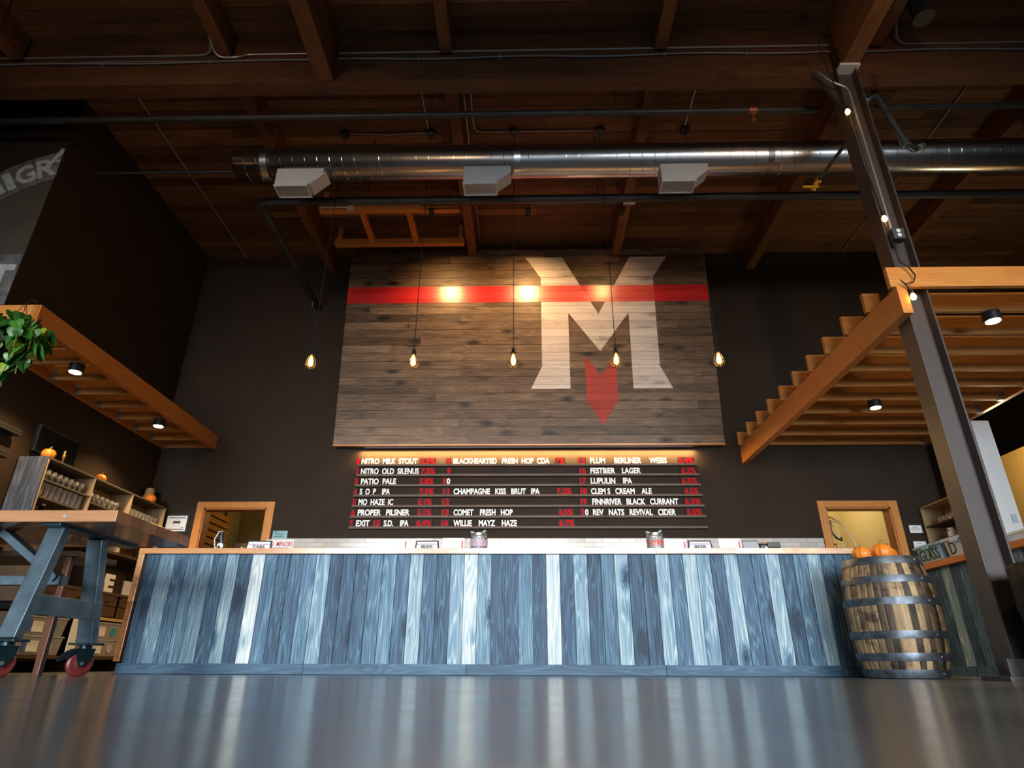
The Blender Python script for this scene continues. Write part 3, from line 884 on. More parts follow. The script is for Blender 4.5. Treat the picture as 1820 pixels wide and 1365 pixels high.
m = MB(); m.tube([(-3.25, 2.2, -.04), (-3.25, 2.2, -.12)], .012, 8); m.lathe([(.0001, -.15), (.02, -.145), (.02, -.14), (.006, -.13), (.006, -.12)], c=(-3.25, 2.2, 0), n=10); m.build('sprinkler_head', mat_galv, t)
run('branch_pipe', [(XL - .02, 5.71, 5.50), (-3.2, 5.71, 5.50), (-3.06, 5.60, 5.36)], .016, mat_pipe, 'thin dark branch pipe running from the wall to the closed end of the duct')

# pipework beside the column
t = thing('gas_pipe', 'bluish grey pipe with threaded elbows stepping down beside the top of the steel column', 'pipe', (0, 4.80, 0))
m = MB(); m.tube([(3.52, .03, 5.60), (3.63, .02, 5.51), (3.71, 0, 5.60)], .036, 10); m.build('elbow', mat_steel, t, smooth=True)
m = MB(); m.tube([(3.71, 0, 5.62), (3.855, 0, 4.90)], .030, 10); m.build('pipe', mat_steel, t, smooth=True)
m = MB(); m.tube([(3.845, 0, 4.95), (3.862, 0, 4.865)], .042, 10); m.tube([(3.86, 0, 4.885), (3.96, .05, 4.87), (4.0, .08, 4.90)], .034, 10); m.build('tee', mat_steel, t, smooth=True)
m = MB(); m.tube([(3.99, .08, 4.90), (4.12, .15, 5.0)], .016, 8); m.tube([(4.10, .14, 4.98), (4.16, .17, 5.03)], .033, 10); m.build('union', mat_galv, t, smooth=True)
t = thing('gas_valve', 'brass valve with yellow handle on a pipe fixed to the steel column', 'valve', (3.08, 4.57, 4.68))
m = MB(); m.tube([(.03, 0, 0), (-.02, .50, 0)], .018, 8); m.build('pipe', mat_pipe, t, smooth=True)
m = MB(); m.tube([(-.018, .48, 0), (-.022, .53, 0), (-.024, .56, 0), (-.028, .62, 0)], [.03, .036, .026, .034], 10); m.build('body', mat_gold, t, smooth=True)
m = MB(); m.beam((-.16, .56, -.035), (.0, .56, -.04), .022, .012); m.tube([(-.024, .56, 0), (-.024, .56, -.04)], .008, 6); m.build('handle', plain('yellow handle', (.75, .5, .03), .4), t)

CZc = CZ - .016
rods = [([(-4.55, 4.70, CZc), (-4.57, 8.38, CZc)], 'thin conduit along the roof boards from beam to wall near the dark side wall'),
        ([(-1.19, 4.68, CZc), (-1.19, 5.74, CZc)], 'short conduit from the beam to the second pendant box'),
        ([(-.70, 4.68, CZc), (-.70, 6.6, CZc), (-.70, 8.3, CZc)], 'conduit along the roof timber passing behind the middle of the duct'),
        ([(2.0, 4.68, CZc), (2.0, 5.74, CZc)], 'short conduit from the beam to the fifth pendant box'),
        ([(5.12, 4.68, CZc), (5.12, 8.35, CZc)], 'conduit along the roof boards passing behind the steel column'),
        ([(6.0, 4.68, CZc), (6.0, 8.6, CZc)], 'conduit along the roof boards furthest past the steel column')]
for p, lb in rods: run('conduit', p, .012, mat_conduit, lb, 'conduit')
run('conduit', [(-2.185, 5.8, CZc), (-1.7, 5.82, CZc), (-1.225, 5.8, CZc)], .011, mat_conduit, 'conduit joining the first two pendant boxes', 'conduit')
run('conduit', [(-.058, 5.8, CZc), (.4, 5.80, CZc), (.89, 5.8, CZc)], .011, mat_conduit, 'conduit joining the third and fourth pendant boxes', 'conduit')
run('conduit', bend([(-.62, 4.68, CZc), (-.62, 5.8, CZc), (-.178, 5.8, CZc)], .12), .011, mat_conduit, 'bent conduit feeding the third pendant box', 'conduit')
m = MB(); m.box(-.75, -.59, 4.96, 5.02, CZc - .05, CZ, bev=.004)
tag(m.build('junction_box', mat_grille), 'pale junction box on the roof where two conduits meet', 'junction box')
# on the big beam
yb = 4.478
run('conduit', bend([(-9.0, yb, 5.935), (-3.26, yb, 5.935), (-3.26, 4.20, 6.10), (-3.26, 1.5, 6.10)], .14), .011, mat_conduit, 'conduit turning off the big beam onto the roof timber', 'conduit')
run('conduit', bend([(-3.21, 1.5, 6.06), (-3.21, 4.10, 6.06), (-3.21, 4.44, 5.848), (-2.98, 4.44, 5.848), (-2.9, yb, 5.935), (-2.13, yb, 5.935)], .14), .011, mat_conduit, 'second conduit turning off the big beam onto the roof timber', 'conduit')
run('conduit', [(-1.93, yb, 5.93), (3.15, yb, 5.93)], .011, mat_conduit, 'long straight conduit on the big beam over the bar', 'conduit')
run('conduit', bend([(9.0, yb, 5.93), (3.85, yb, 5.93), (3.72, 4.2, 6.02), (3.72, 1.5, 6.02)], .12), .011, mat_conduit, 'conduit on the beam beyond the steel column', 'conduit')
for a, b, lb in ((-9.0, -2.13, 'bundle of grey cables along the big beam near the hanging plant'), (-1.93, 3.15, 'grey cables sagging along the big beam over the bar'), (3.36, 9.0, 'grey cables along the beam past the steel column')):
    t = thing('cable_run', lb, 'cable', (0, yb - .002, 5.835))
    for k in range(2 if a > -5 else 3):
        ph = rnd.random() * 6
        m = MB(); m.tube([(a + (b - a) * i / 40, .004 * k - .006, .012 * (k - 1) + .012 * math.sin(i * .45 + ph)) for i in range(41)], .0065, 6)
        m.build('cable', mat_cable, t, smooth=True)
    for i in range(1, 6):
        x = a + (b - a) * i / 6
        m = MB(); m.box(x - .008, x + .008, -.008, .011, -.04, .035); m.build('clip', mat_galv, t)

# track lamps that light the sign
t = thing('track_light', 'black lighting track under the roof with three spot heads aimed at the sign', 'track light', (0, 6.75, 5.84))
m = MB(); m.box(-1.40, 1.52, -.018, .018, 0, .022); m.build('track', mat_black_metal, t)
m = MB(); m.box(1.36, 1.52, -.03, .03, -.004, .03); m.build('feed_box', mat_grille, t)
for x in (-1.3, 1.3):
    m = MB(); m.tube([(x, 0, .02), (x, 0, .36)], .006, 6); m.build('hanger', mat_black_metal, t)
for x, tx, pw in ((-1.27, -1.13, 62), (.06, .02, 85), (1.35, 1.12, 20)):
    h = Vector((x, .06, -.075)); d = (Vector((tx, 8.05, 5.22)) - Vector((x, 6.81, 5.765))).normalized()
    m = MB(); m.tube([h - d * .055, h - d * .05, h + d * .05, h + d * .06], [.022, .034, .036, .036], 14); m.tube([(x, 0, 0), (x, .03, -.05), tuple(h)], .008, 6)
    hd = m.build('spot_head', mat_black, t, smooth=True)
    m = MB(); m.tube([h + d * .0605, h + d * .0625], .029, 14); m.build('lens', mat_disc, hd)
    s0 = Vector((x, 6.81, 5.765)) + d * .07
    spot_light('sign_spot', s0, (tx, 8.05, 5.22), pw * 1.2, (1.0, .55, .13), 24, 1.0, .012)
    spot_light('sign_spill', s0, (tx, 8.1, 4.6), pw * 2.2, (1.0, .58, .24), 110, 1.0, .03)

# small timber frame under the roof
t = thing('timber_frame', 'ladder-like frame of orange timbers bolted under the roof above the sign', 'frame', (0, 0, 5.86))
m = MB(); m.box(-2.86, -.90, 6.86, 6.94, 0, .10, tone=.5, bev=.004); m.build('rail', mat_fir_x, t)
m = MB(); m.box(-2.86, -.90, 7.62, 7.70, 0, .10, tone=.45, bev=.004); m.build('rail', mat_fir_x, t)
for x in (-2.28, -1.62):
    m = MB(); m.box(x - .04, x + .04, 6.94, 7.62, .01, .09, tone=.4, bev=.004); m.build('crosspiece', mat_fir_y, t)
for x in (-2.8, -.96):
    for y in (6.90, 7.66):
        m = MB(); m.box(x - .03, x + .03, y - .03, y + .03, .1, .34); m.build('strut', mat_fir_z, t)
m = MB(); m.box(-2.46, -2.36, 6.80, 6.86, -.01, .07, bev=.004)
b_ = tag(m.build('junction_box', mat_grille), 'grey junction box on the timber frame under the roof', 'junction box'); b_.location = (0, 0, 5.85)
run('conduit', [(-2.86, 6.83, 5.885), (-2.46, 6.83, 5.885)], .010, mat_conduit, 'short conduit running into the box on the timber frame', 'conduit')

# roof lamp
t = thing('roof_lamp', 'dark cylindrical lamp hanging under the roof past the steel column', 'lamp', (3.83, 4.05, 5.72))
m = MB(); m.lathe([(.088, 0), (.095, 0), (.095, .03), (.09, .04), (.09, .28), (.05, .31), (.0001, .31)], n=24); m.build('housing', mat_pipe, t, smooth=True)
m = MB(); m.lathe([(.0001, .004), (.087, .004), (.087, .012), (.0001, .012)], n=24); m.build('lens', plain('unlit lens', (.06, .07, .07), .15), t)
m = MB(); m.tube([(0, 0, .31), (0, 0, .48)], .012, 8); m.build('stem', mat_pipe, t)

# festoon string down the column
t = thing('string_light', 'string of small warm bulbs hanging down the face of the steel column', 'string lights', (0, 4.36, 0))
FB = [(3.035, 4.83), (3.075, 3.58), (3.115, 2.80)]
m = MB(); m.tube([(2.72, -.35, 6.05), (2.90, -.12, 5.45), (3.02, -.02, 5.0), (3.05, -.01, 4.3), (3.09, -.01, 3.7), (3.10, -.02, 3.3), (3.09, -.045, 3.12), (3.15, -.048, 3.06), (3.18, -.05, 2.98), (3.15, -.05, 2.92), (3.08, -.05, 2.90), (3.05, -.05, 2.94), (3.08, -.05, 2.89), (3.115, -.04, 2.85)], .006, 6); m.build('cable', mat_black, t, smooth=True)
for x, z in FB:
    m = MB(); m.lathe([(.0001, .05), (.013, .05), (.015, .02), (.013, .012), (.0001, .012)], c=(x, -.045, z), n=12); sk = m.build('socket', mat_black, t, smooth=True)
    m = MB(); m.lathe([(.0001, .012), (.012, .008), (.021, -.012), (.022, -.026), (.014, -.042), (.0001, -.047)], c=(x, -.045, z), n=14); m.build('bulb', mat_fest, sk, smooth=True)
t = thing('string_light', 'string of small warm bulbs hanging by the mural above the plant', 'string lights', (0, 4.0, 0))
m = MB(); m.tube([(-5.14, 0, 6.19), (-5.09, 0, 5.7), (-5.0, 0, 5.2), (-4.9, 0, 4.6), (-4.86, 0, 4.3)], .006, 6); m.build('cable', mat_black, t, smooth=True)
for x, z in ((-5.10, 5.66), (-4.90, 4.58)):
    m = MB(); m.lathe([(.0001, .05), (.013, .05), (.015, .02), (.013, .012), (.0001, .012)], c=(x - .015, -.02, z), n=12); sk = m.build('socket', mat_black, t, smooth=True)
    m = MB(); m.lathe([(.0001, .012), (.012, .008), (.021, -.012), (.022, -.026), (.014, -.042), (.0001, -.047)], c=(x - .015, -.02, z), n=14); m.build('bulb', mat_fest, sk, smooth=True)
# outlet and conduit on the column
t = thing('outlet_box', 'grey metal outlet box with twin sockets fixed to the steel column', 'outlet', (3.165, 4.372, 3.42))
m = MB(); m.box(-.05, .05, -.045, .03, -.055, .055, bev=.008); m.build('box', mat_pipe, t)
m = MB(); m.box(-.046, .046, -.05, -.045, -.05, .05, bev=.002); m.build('cover_plate', mat_steel, t)
for z in (-.022, .022):
    m = MB(); m.tube([(0, -.052, z), (0, -.05, z)], .017, 14); m.build('socket', mat_white_paint, t)
run('conduit', bend([(2.92, 4.40, 5.45), (3.0, 4.385, 5.30), (3.155, 4.385, 5.2), (3.155, 4.385, 3.475)], .06), .010, mat_conduit, 'conduit running down the steel column to the outlet box', 'conduit')

# ------------------------------------------------------------------ mural on the wall by the plant
mur = thing('wall_mural', 'faded grey painted badge with curved pale lettering on the wall above the plant', 'mural', (0, 5.24, 0))
cx, cz, ro, ri = -4.80, 3.68, 1.75, 1.36
mat_band = plain('grey mural paint', (.13, .135, .14), .8, noise=.55, nscale=7)
mat_mural_letter = plain('pale mural lettering', (.42, .45, .47), .8, noise=.25, nscale=14)
mat_disc_grey = plain('mural ground paint', (.060, .050, .040), .8, noise=.15, nscale=4)


def arc_pts(r, a0, a1, n=24): return [(cx + r * math.cos(R(a0 + (a1 - a0) * i / n)), cz + r * math.sin(R(a0 + (a1 - a0) * i / n))) for i in range(n + 1)]


def a_at(r): return math.degrees(math.acos((XL - .003 - cx) / r))
fnm = lambda u, v, d: (u, d, v)
m = MB(); m.prism(arc_pts(ri, a_at(ri), 180, 30) + [(cx - ri, 2.0), (XL - .003, 2.0)], fnm, -.003, 0); m.build('ground', mat_disc_grey, mur)
m = MB()
for k in range(7):
    a0, a1 = a_at(ro) + k * 11.5, a_at(ro) + (k + 1) * 11.5 - .3
    inner = arc_pts(ri, max(a0, a_at(ri)), a1, 8)
    m.prism(arc_pts(ro, a0, a1, 8) + inner[::-1], fnm, -.006, 0, seed=k * .1)
m.build('banner', mat_band, mur)


def arc_text(s, ang, h, w):
    rm = (ro + ri) / 2 - .0
    def f(x, y, z):
        c, q = math.cos(R(ang - 90)), math.sin(R(ang - 90))
        return (cx + rm * math.cos(R(ang)) + x * c - z * q, y, cz + rm * math.sin(R(ang)) + x * q + z * c)
    text_part('lettering', s, -w / 2, w / 2, -h / 2, h / 2, -.006, mat_mural_letter, mur, bold=.03, depth=.004, fn=f)


arc_text('R', 110.3, .27, .21); arc_text('G', 118.8, .27, .21); arc_text('I', 125.5, .27, .09); arc_text('M', 133.5, .27, .26)
m = MB(); m.prism([(-5.36, 5.15), (-5.31, 5.155), (-5.215, 5.35), (-5.215, 5.42), (-5.25, 5.42)], fnm, -.011, -.005); m.prism([(-5.385, 5.13), (-5.29, 5.14), (-5.29, 5.17), (-5.385, 5.16)], fnm, -.0105, -.005); m.prism([(-5.27, 5.22), (-5.215, 5.22), (-5.215, 5.255), (-5.255, 5.255)], fnm, -.0105, -.005)
m.build('lettering', mat_mural_letter, mur)
m = MB(); m.prism([(-6.6, 3.32), (XL - .003, 3.36), (XL - .003, 3.97), (-6.6, 3.93)], fnm, -.006, 0, seed=.6); m.build('banner', mat_band, mur)
text_part('lettering', 'T', -5.50, -5.24, 3.46, 3.84, -.006, mat_mural_letter, mur, bold=.03, depth=.004)

# ------------------------------------------------------------------ hanging pothos
pl = thing('hanging_plant', 'bushy green pothos trailing from a pot hung on the corner of the canopy', 'plant', (-4.44, 4.66, 2.62))
m = MB(); m.lathe([(.0001, -.10), (.09, -.10), (.13, .05), (.135, .06), (.12, .06), (.11, .04), (.0001, .04)], n=20); m.build('pot', plain('dark pot', (.03, .025, .02), .6), pl, smooth=True)
m = MB()
for a in (0, 2.1, 4.2): m.tube([(.12 * math.cos(a), .12 * math.sin(a), .06), (-.02, .02, .40)], .003, 5)
m.tube([(-.02, .02, .40), (-.02, .06, .47), (-.02, .13, .475)], .006, 6)
m.build('hanger', mat_black, pl)


def leaf_mat():
    mt, nt, b = new_mat('pothos leaf'); N, L = nt.nodes, nt.links
    at = N.new('ShaderNodeAttribute'); at.attribute_name = 'seed'
    r = N.new('ShaderNodeValToRGB'); el = r.color_ramp.elements
    el[0].color = (.018, .095, .014, 1); el[1].color = (.30, .42, .03, 1); e = el.new(.6); e.color = (.045, .20, .025, 1)
    L.new(at.outputs['Fac'], r.inputs['Fac']); L.new(r.outputs['Color'], b.inputs['Base Color'])
    b.inputs['Roughness'].default_value = .35
    return mt


def leaf(mb, p, s, rot, seed):
    """heart-shaped leaf with a folded midrib and real thickness"""
    out = [(0, -.12), (.22, -.26), (.44, -.16), (.52, .10), (.42, .42), (.22, .72), (0, 1.0)]
    Mt = Matrix.Translation(p) @ rot.to_matrix().to_4x4() @ Matrix.Scale(s, 4)
    for sg in (1, -1):
        top = [mb.bm.verts.new(Mt @ Vector((sg * x, y, .16 * abs(x) - .25 * y * y * .8 + .02))) for x, y in out]
        bot = [mb.bm.verts.new(Mt @ Vector((sg * x, y, .16 * abs(x) - .25 * y * y * .8))) for x, y in out]
        fs = []
        for i in range(1, len(out) - 1):
            fs.append(mb.bm.faces.new((top[0], top[i], top[i + 1]))); fs.append(mb.bm.faces.new((bot[0], bot[i + 1], bot[i])))
        for i in range(len(out) - 1): fs.append(mb.bm.faces.new((top[i], top[i + 1], bot[i + 1], bot[i])))
        mb._mark(fs, .5, seed)


m = MB()
lr = random.Random(11)
for i in range(200):
    th = lr.uniform(0, 2 * math.pi); ph = lr.uniform(-.75, 1.0)
    rr = lr.uniform(.6, 1.0)
    p = Vector((rr * .34 * math.cos(th) * math.cos(ph) - .04, rr * .24 * math.sin(th) * math.cos(ph) - .03, .02 + rr * .23 * math.sin(ph)))
    if p.z > .22: continue
    leaf(m, p, lr.uniform(.075, .135), Euler((lr.uniform(-2.0, -.35), lr.uniform(-.8, .8), th - math.pi / 2 + lr.uniform(-1.1, 1.1))), lr.random() ** 2.6)
vines = []
for i in range(16):
    th = lr.uniform(0, 2 * math.pi); ln = lr.uniform(.28, .46)
    if i < 3: th = 3.9 + i * .2; ln = .60
    x0, y0 = .20 * math.cos(th) - .05, .16 * math.sin(th)
    pts = [(x0 * .7, y0 * .7, .06), (x0, y0, .02), (x0 * 1.1 + lr.uniform(-.03, .03), y0 * 1.1, -ln * .5), (x0 * 1.05 + lr.uniform(-.06, .06), y0 * 1.1, -ln)]
    vines.append(pts)
    for k in range(int(ln * 22)):
        s = k / (ln * 22)
        q = Vector(pts[1]).lerp(Vector(pts[2]), min(1, s * 2)) if s < .5 else Vector(pts[2]).lerp(Vector(pts[3]), s * 2 - 1)
        leaf(m, q + Vector((lr.uniform(-.03, .03), lr.uniform(-.03, .03), 0)), lr.uniform(.065, .11), Euler((lr.uniform(-2.1, -1.1), lr.uniform(-.5, .5), lr.uniform(-1.6, 1.6))), lr.random() ** 2.2)
m.build('foliage', leaf_mat(), pl)
m = MB()
for v in vines: m.tube(bend(v, .08), .0032, 5)
m.build('vine', plain('pale vine stem', (.30, .36, .12), .5), pl, smooth=True)
# ------------------------------------------------------------------ pumpkins
def pumpkin(loc, r, label, group=None, rib=10, squash=.8, stem_h=.35, ph=0.0):
    m = MB()
    prof = []
    for i in range(13):
        a = -math.pi / 2 + math.pi * i / 12
        prof.append((max(.0001, r * math.cos(a) ** .85 if i not in (0, 12) else .0001), r * squash * (1 + math.sin(a)) - (.12 * r if i == 12 else 0)))
    m.lathe(prof, n=rib * 6, fr=lambda t: 1 - .075 * abs(math.sin(t * rib / 2 + ph)) ** 3 * 1.0 + .02)
    o = m.build('pumpkin', mat_pumpkin, smooth=True); o.location = loc
    tag(o, label, 'pumpkin', group)
    h = r * squash * 2
    m = MB(); m.tube([(0, 0, h - .14 * r), (.02 * r, 0, h + stem_h * r * .4), (.22 * r, .03 * r, h + stem_h * r)], [r * .17, r * .10, r * .12], 8)
    m.build('stem', mat_stem, o, smooth=True)
    return o


# ------------------------------------------------------------------ barrel
BC = (2.90, 5.30)
barrel = thing('wooden_barrel', 'stained oak barrel with dark steel hoops standing against the end of the bar', 'barrel', (BC[0], BC[1], 0))
H = .87
def br(z):
    u = (z / H - .5) * 2
    return .335 - .058 * abs(u) ** 2.1
mat_stave = wood('old oak staves', [(0, (.018, .013, .010)), (.3, (.085, .058, .036)), (.55, (.25, .165, .085)), (.8, (.40, .275, .145)), (1, (.50, .36, .20))], 'Z', rough=.6, ring=.12, fine=.34, knots=.5, scale=1.2, stain=.42)
ns = 40
stv = [(rnd.uniform(.42, .9) if rnd.random() < .75 else rnd.uniform(.12, .35), rnd.random()) for _ in range(ns)]
per = 5
zs = [.02 + (H - .04) * i / 22 for i in range(23)]
m = MB()
def stave_r(t):
    k = (t / (2 * math.pi) * ns * 1.0) % 1
    return 1 - (.010 if min(k, 1 - k) < .08 else 0)
m.lathe([(br(z), z) for z in zs], n=ns * per, fr=stave_r, tonef=lambda k: stv[(k // per) % ns])
m.build('staves', mat_stave, barrel, smooth=False)
m = MB(); m.lathe([(.0001, H - .055), (br(H) - .02, H - .055), (br(H) - .02, H - .03), (.0001, H - .03)], n=40); m.build('head', mat_stave, barrel)
mat_hoop = plain('dark steel hoop', (.12, .14, .165), .46, .75, noise=.5, nscale=16)
for z0, w in ((.005, .058), (.120, .054), (.272, .054), (.510, .054), (.672, .054), (H - .055, .058)):
    m = MB()
    m.lathe([(br(z0) - .006, z0), (br(z0) + .005, z0), (br(z0 + w * .5) + .008, z0 + w * .5), (br(z0 + w) + .005, z0 + w), (br(z0 + w) - .012, z0 + w), (br(z0) - .006, z0)], n=64, cap=False)
    o = m.build('hoop', mat_hoop, barrel, smooth=True)
    m = MB()
    for q in (-.016, .016): m.lathe([(.0001, 0), (.006, 0), (.004, .004), (.0001, .005)], n=8, mat=Matrix.Rotation(R(90), 4, 'X'), c=(q * 1.2 + .1, -math.sqrt(max(0, (br(z0 + w / 2) + .006) ** 2 - .01)), z0 + w / 2))
    m.build('rivet', mat_galv, o)
# things standing on the head of the barrel
hz = H - .0195
pumpkin((2.728, 5.24, hz + .001), .068, 'small round orange pumpkin on the barrel, nearest the bar front', 'pumpkins on the barrel', squash=.9, ph=.4)
pumpkin((2.879, 5.20, hz + .001), .078, 'orange pumpkin with upright stem at the middle of the barrel head', 'pumpkins on the barrel', squash=.9, ph=1.0)
pumpkin((3.012, 5.37, hz + .001), .078, 'orange pumpkin on the barrel tucked behind the middle one, toward the keg room doorway', 'pumpkins on the barrel', squash=.9, ph=2.0)

# ------------------------------------------------------------------ return counter past the barrel
rc = thing('return_counter', 'counter running back past the barrel, faced with blue boards and topped with an orange slab', 'counter', (4.20, 0, 0))
m = MB()
y = 5.2
rt = [.55, .2, .65, .15, .22, .5, .15, .35, .2, .6, .25, .18, .55, .3, .2]
i = 0
while y < 7.25:
    m.box(.0, .02, y + .001, y + .139, .085, 1.0, tone=rt[i % len(rt)], bev=.0015); y += .14; i += 1
m.build('side_boards', mat_blue_side, rc)
m = MB(); m.box(.02, .66, 5.2, 7.28, 0, 1.0); m.build('carcass', mat_black, rc)
m = MB(); m.box(-.02, .0, 5.2, 7.28, .0, .088, tone=.3, bev=.002); m.build('skirting_board', mat_blue_side, rc)
m = MB(); m.box(-.06, .72, 5.1, 7.34, 1.0, 1.06, tone=.5, bev=.003); m.build('counter_top', mat_fir_y, rc)


def tub(loc, label, txt, w, matb, rotz=0):
    """open tote box with a rolled rim, its long side facing -x"""
    t = thing('tote_box', label, 'tub', loc, (0, 0, rotz), group='teal tubs on the return counter')
    l, h = .40, .20
    m = MB()
    b0, b1 = [(.03, .02), (.25, .02), (.25, l - .02), (.03, l - .02)], [(0, 0), (.28, 0), (.28, l), (0, l)]
    m.hexa([(x, y, 0) for x, y in b0] + [(x, y, h) for x, y in b1]); m.build('body', matb, t, bevel=.012)
    m = MB(); m.box(-.02, .30, -.02, l + .02, h - .028, h, bev=.008); m.build('rim', matb, t)
    m = MB(); m.box(.02, .26, .02, l - .02, h, h + .004); m.build('inside', mat_black, t)
    m = MB(); m.box(-.026, -.02, l * .35, l * .65, h - .05, h - .02, bev=.003); m.build('handle', matb, t)
    def f(x, y, z):   # lettering on the sloping long side, reading along -y
        return (.03 - .03 * z / h - .002 + (y) * 1.0, l - x, z)
    for kk, (s, x0, x1) in enumerate(txt):
        text_part('lettering', s, x0, x1, .045, .155, 0, mat_ink, t, bold=-.004, depth=.003, shear=.12, fn=f)
    return t


tub((4.24, 6.60, 1.06), 'teal plastic tub on the return counter marked glass in black marker', [('G', .03, .11), ('L', .125, .165), ('A', .18, .24), ('S', .255, .30), ('S', .315, .36)], .4, mat_teal)
tub((4.24, 6.12, 1.06), 'pale teal tub on the return counter nearest the steel column', [('D', .06, .16)], .4, mat_teal_light)
t = thing('storage_box', 'pale blue lidded plastic box on the return counter just past the steel column', 'box', (4.55, 5.75, 1.06))
m = MB(); m.hexa([(.02, .02, 0), (.43, .02, 0), (.43, .33, 0), (.02, .33, 0), (0, 0, .16), (.45, 0, .16), (.45, .35, .16), (0, .35, .16)]); m.build('body', mat_lidblue, t, bevel=.01)
m = MB(); m.box(-.015, .465, -.015, .365, .15, .175, bev=.006); m.build('lid', mat_lidblue, t)
m = MB(); m.box(.05, .40, .012, .0185, .02, .055); m.build('label_strip', mat_paper, t)
pumpkin((4.72, 5.90, 1.235), .075, 'orange pumpkin sitting on the pale blue plastic box', ph=.2)

# black-bagged bin in front of the column
t = thing('trash_bin', 'bin lined with a shiny black bag standing in front of the steel column', 'bin', (3.30, 4.05, 0))
m = MB(); m.lathe([(.0001, 0), (.20, 0), (.235, .62), (.22, .62), (.0001, .6)], n=28); m.build('bin_body', mat_black, t, smooth=True)
m = MB()
br_ = random.Random(3)
fold = [br_.uniform(-1, 1) for _ in range(48)]
m.lathe([(.245, .30), (.262, .42), (.258, .54), (.262, .655), (.248, .675), (.225, .64), (.21, .5), (.0001, .45)], n=48, fr=lambda a: 1 + .035 * fold[int(a / (2 * math.pi) * 48 + .5) % 48])
m.build('bag', mat_bag, t, smooth=True)

# ------------------------------------------------------------------ rolling high table
tb = thing('rolling_table', 'high table with a thick varnished slab on steel A-frame legs with red casters', 'table', (-2.67, 4.0, 0))
TZ = 1.0
m = MB()
yy = 0
for w, tn in ((.17, .75), (.15, .45), (.16, .6), (.15, .4), (.16, .55), (.16, .5)):
    m.box(-1.9, 0, yy, yy + w - .0008, TZ - .075, TZ, tone=tn, bev=.003); yy += w
m.build('tabletop', mat_tabletop, tb)
m = MB(); m.tube([(-.34, -.004, TZ - .04), (-.34, .01, TZ - .04)], .013, 12); m.build('bolt', mat_galv, tb)
for fx in (-.44, -1.55):
    m = MB(); m.box(fx - .06, fx + .06, .03, .92, TZ - .095, TZ - .076, bev=.002); m.build('mounting_plate', mat_castermetal, tb)
    tp, bt = {}, {}
    for nm, (y1, z1, y0, z0) in {'near': (.12, .905, -.03, .215), 'far': (.52, .905, .70, .215)}.items():
        m = MB(); m.beam((fx, y0, z0), (fx, y1, z1), .115, .07, up=(0, 1, 0), tone=.5); m.build('leg', mat_steel, tb, bevel=.006)
        m = MB(); m.box(fx - .085, fx + .085, y0 - .07, y0 + .07, z0 - .016, z0, bev=.002); m.build('caster_plate', mat_castermetal, tb)
        c = bpy.data.objects.new('caster', None); COL.objects.link(c); c.parent = tb; c.location = (fx, y0, 0); c.rotation_euler = (0, 0, R(-38 if nm == 'far' else -30))
        m = MB(); m.lathe([(.0001, -.028), (.03, -.028), (.036, -.024), (.070, -.026), (.082, -.016), (.082, .016), (.070, .026), (.036, .024), (.03, .028), (.0001, .028)], n=28, mat=Matrix.Rotation(R(90), 4, 'Y'), c=(0, -.012, .082)); m.build('wheel', mat_redwheel, c, smooth=True, label='red caster wheel')
        m = MB()
        for s in (-1, 1):
            m.prism([(-.065, .172), (.055, .172), (.045, .12), (.004, .062), (-.028, .062), (-.045, .10)], lambda u, v, d: (d, u, v), s * .031, s * .038)
        m.box(-.040, .040, -.065, .055, .166, .178, bev=.002); m.lathe([(.0001, .175), (.04, .175), (.04, .20), (.0001, .20)], n=16); m.build('fork', mat_castermetal, c)
        m = MB(); m.tube([(-.044, -.012, .082), (.044, -.012, .082)], .012, 10); m.build('axle', mat_galv, c)
        m = MB(); m.prism([(-.065, .172), (-.068, .14), (-.145, .095), (-.155, .11), (-.12, .15), (-.08, .175)], lambda u, v, d: (d, u, v), -.03, .03); m.build('brake_pedal', mat_castermetal, c)
    m = MB(); m.box(fx + .042, fx + .058, .01, .68, .36, .48, bev=.002); m.build('cross_plate', mat_steel, tb)
for a, b in (((-.48, .3, .60), (-.95, .3, .91)), ((-1.5, .3, .60), (-1.05, .3, .91))):
    m = MB(); m.beam(a, b, .10, .05, up=(0, 0, 1)); m.build('brace', mat_steel, tb, bevel=.004)
m = MB(); m.box(-1.55, -.44, .27, .33, .56, .62, bev=.004); m.build('stretcher', mat_steel, tb)

# square-legged bench standing behind it
mat_post = wood('red brown posts', [(0, (.04, .014, .008)), (.5, (.12, .045, .022)), (1, (.22, .09, .05))], 'Z', rough=.35)
t = thing('tall_bench', 'tall red-brown bench on square legs standing behind the rolling table', 'bench', (-3.62, 5.04, 0))
m = MB(); m.box(-1.3, .06, -.06, .46, .86, .90, tone=.5, bev=.004); m.build('seat', mat_darkwood, t)
for x_, y_ in ((-.03, 0), (-.03, .40), (-1.2, 0), (-1.2, .40)):
    m = MB(); m.box(x_ - .024, x_ + .024, y_ - .024, y_ + .024, 0, .86, tone=.5, bev=.004); m.build('leg', mat_post, t)
m = MB(); m.tube([(-1.17, .0, .50), (-.06, .0, .50)], .03, 12); m.build('foot_rail', mat_black_metal, t, smooth=True)

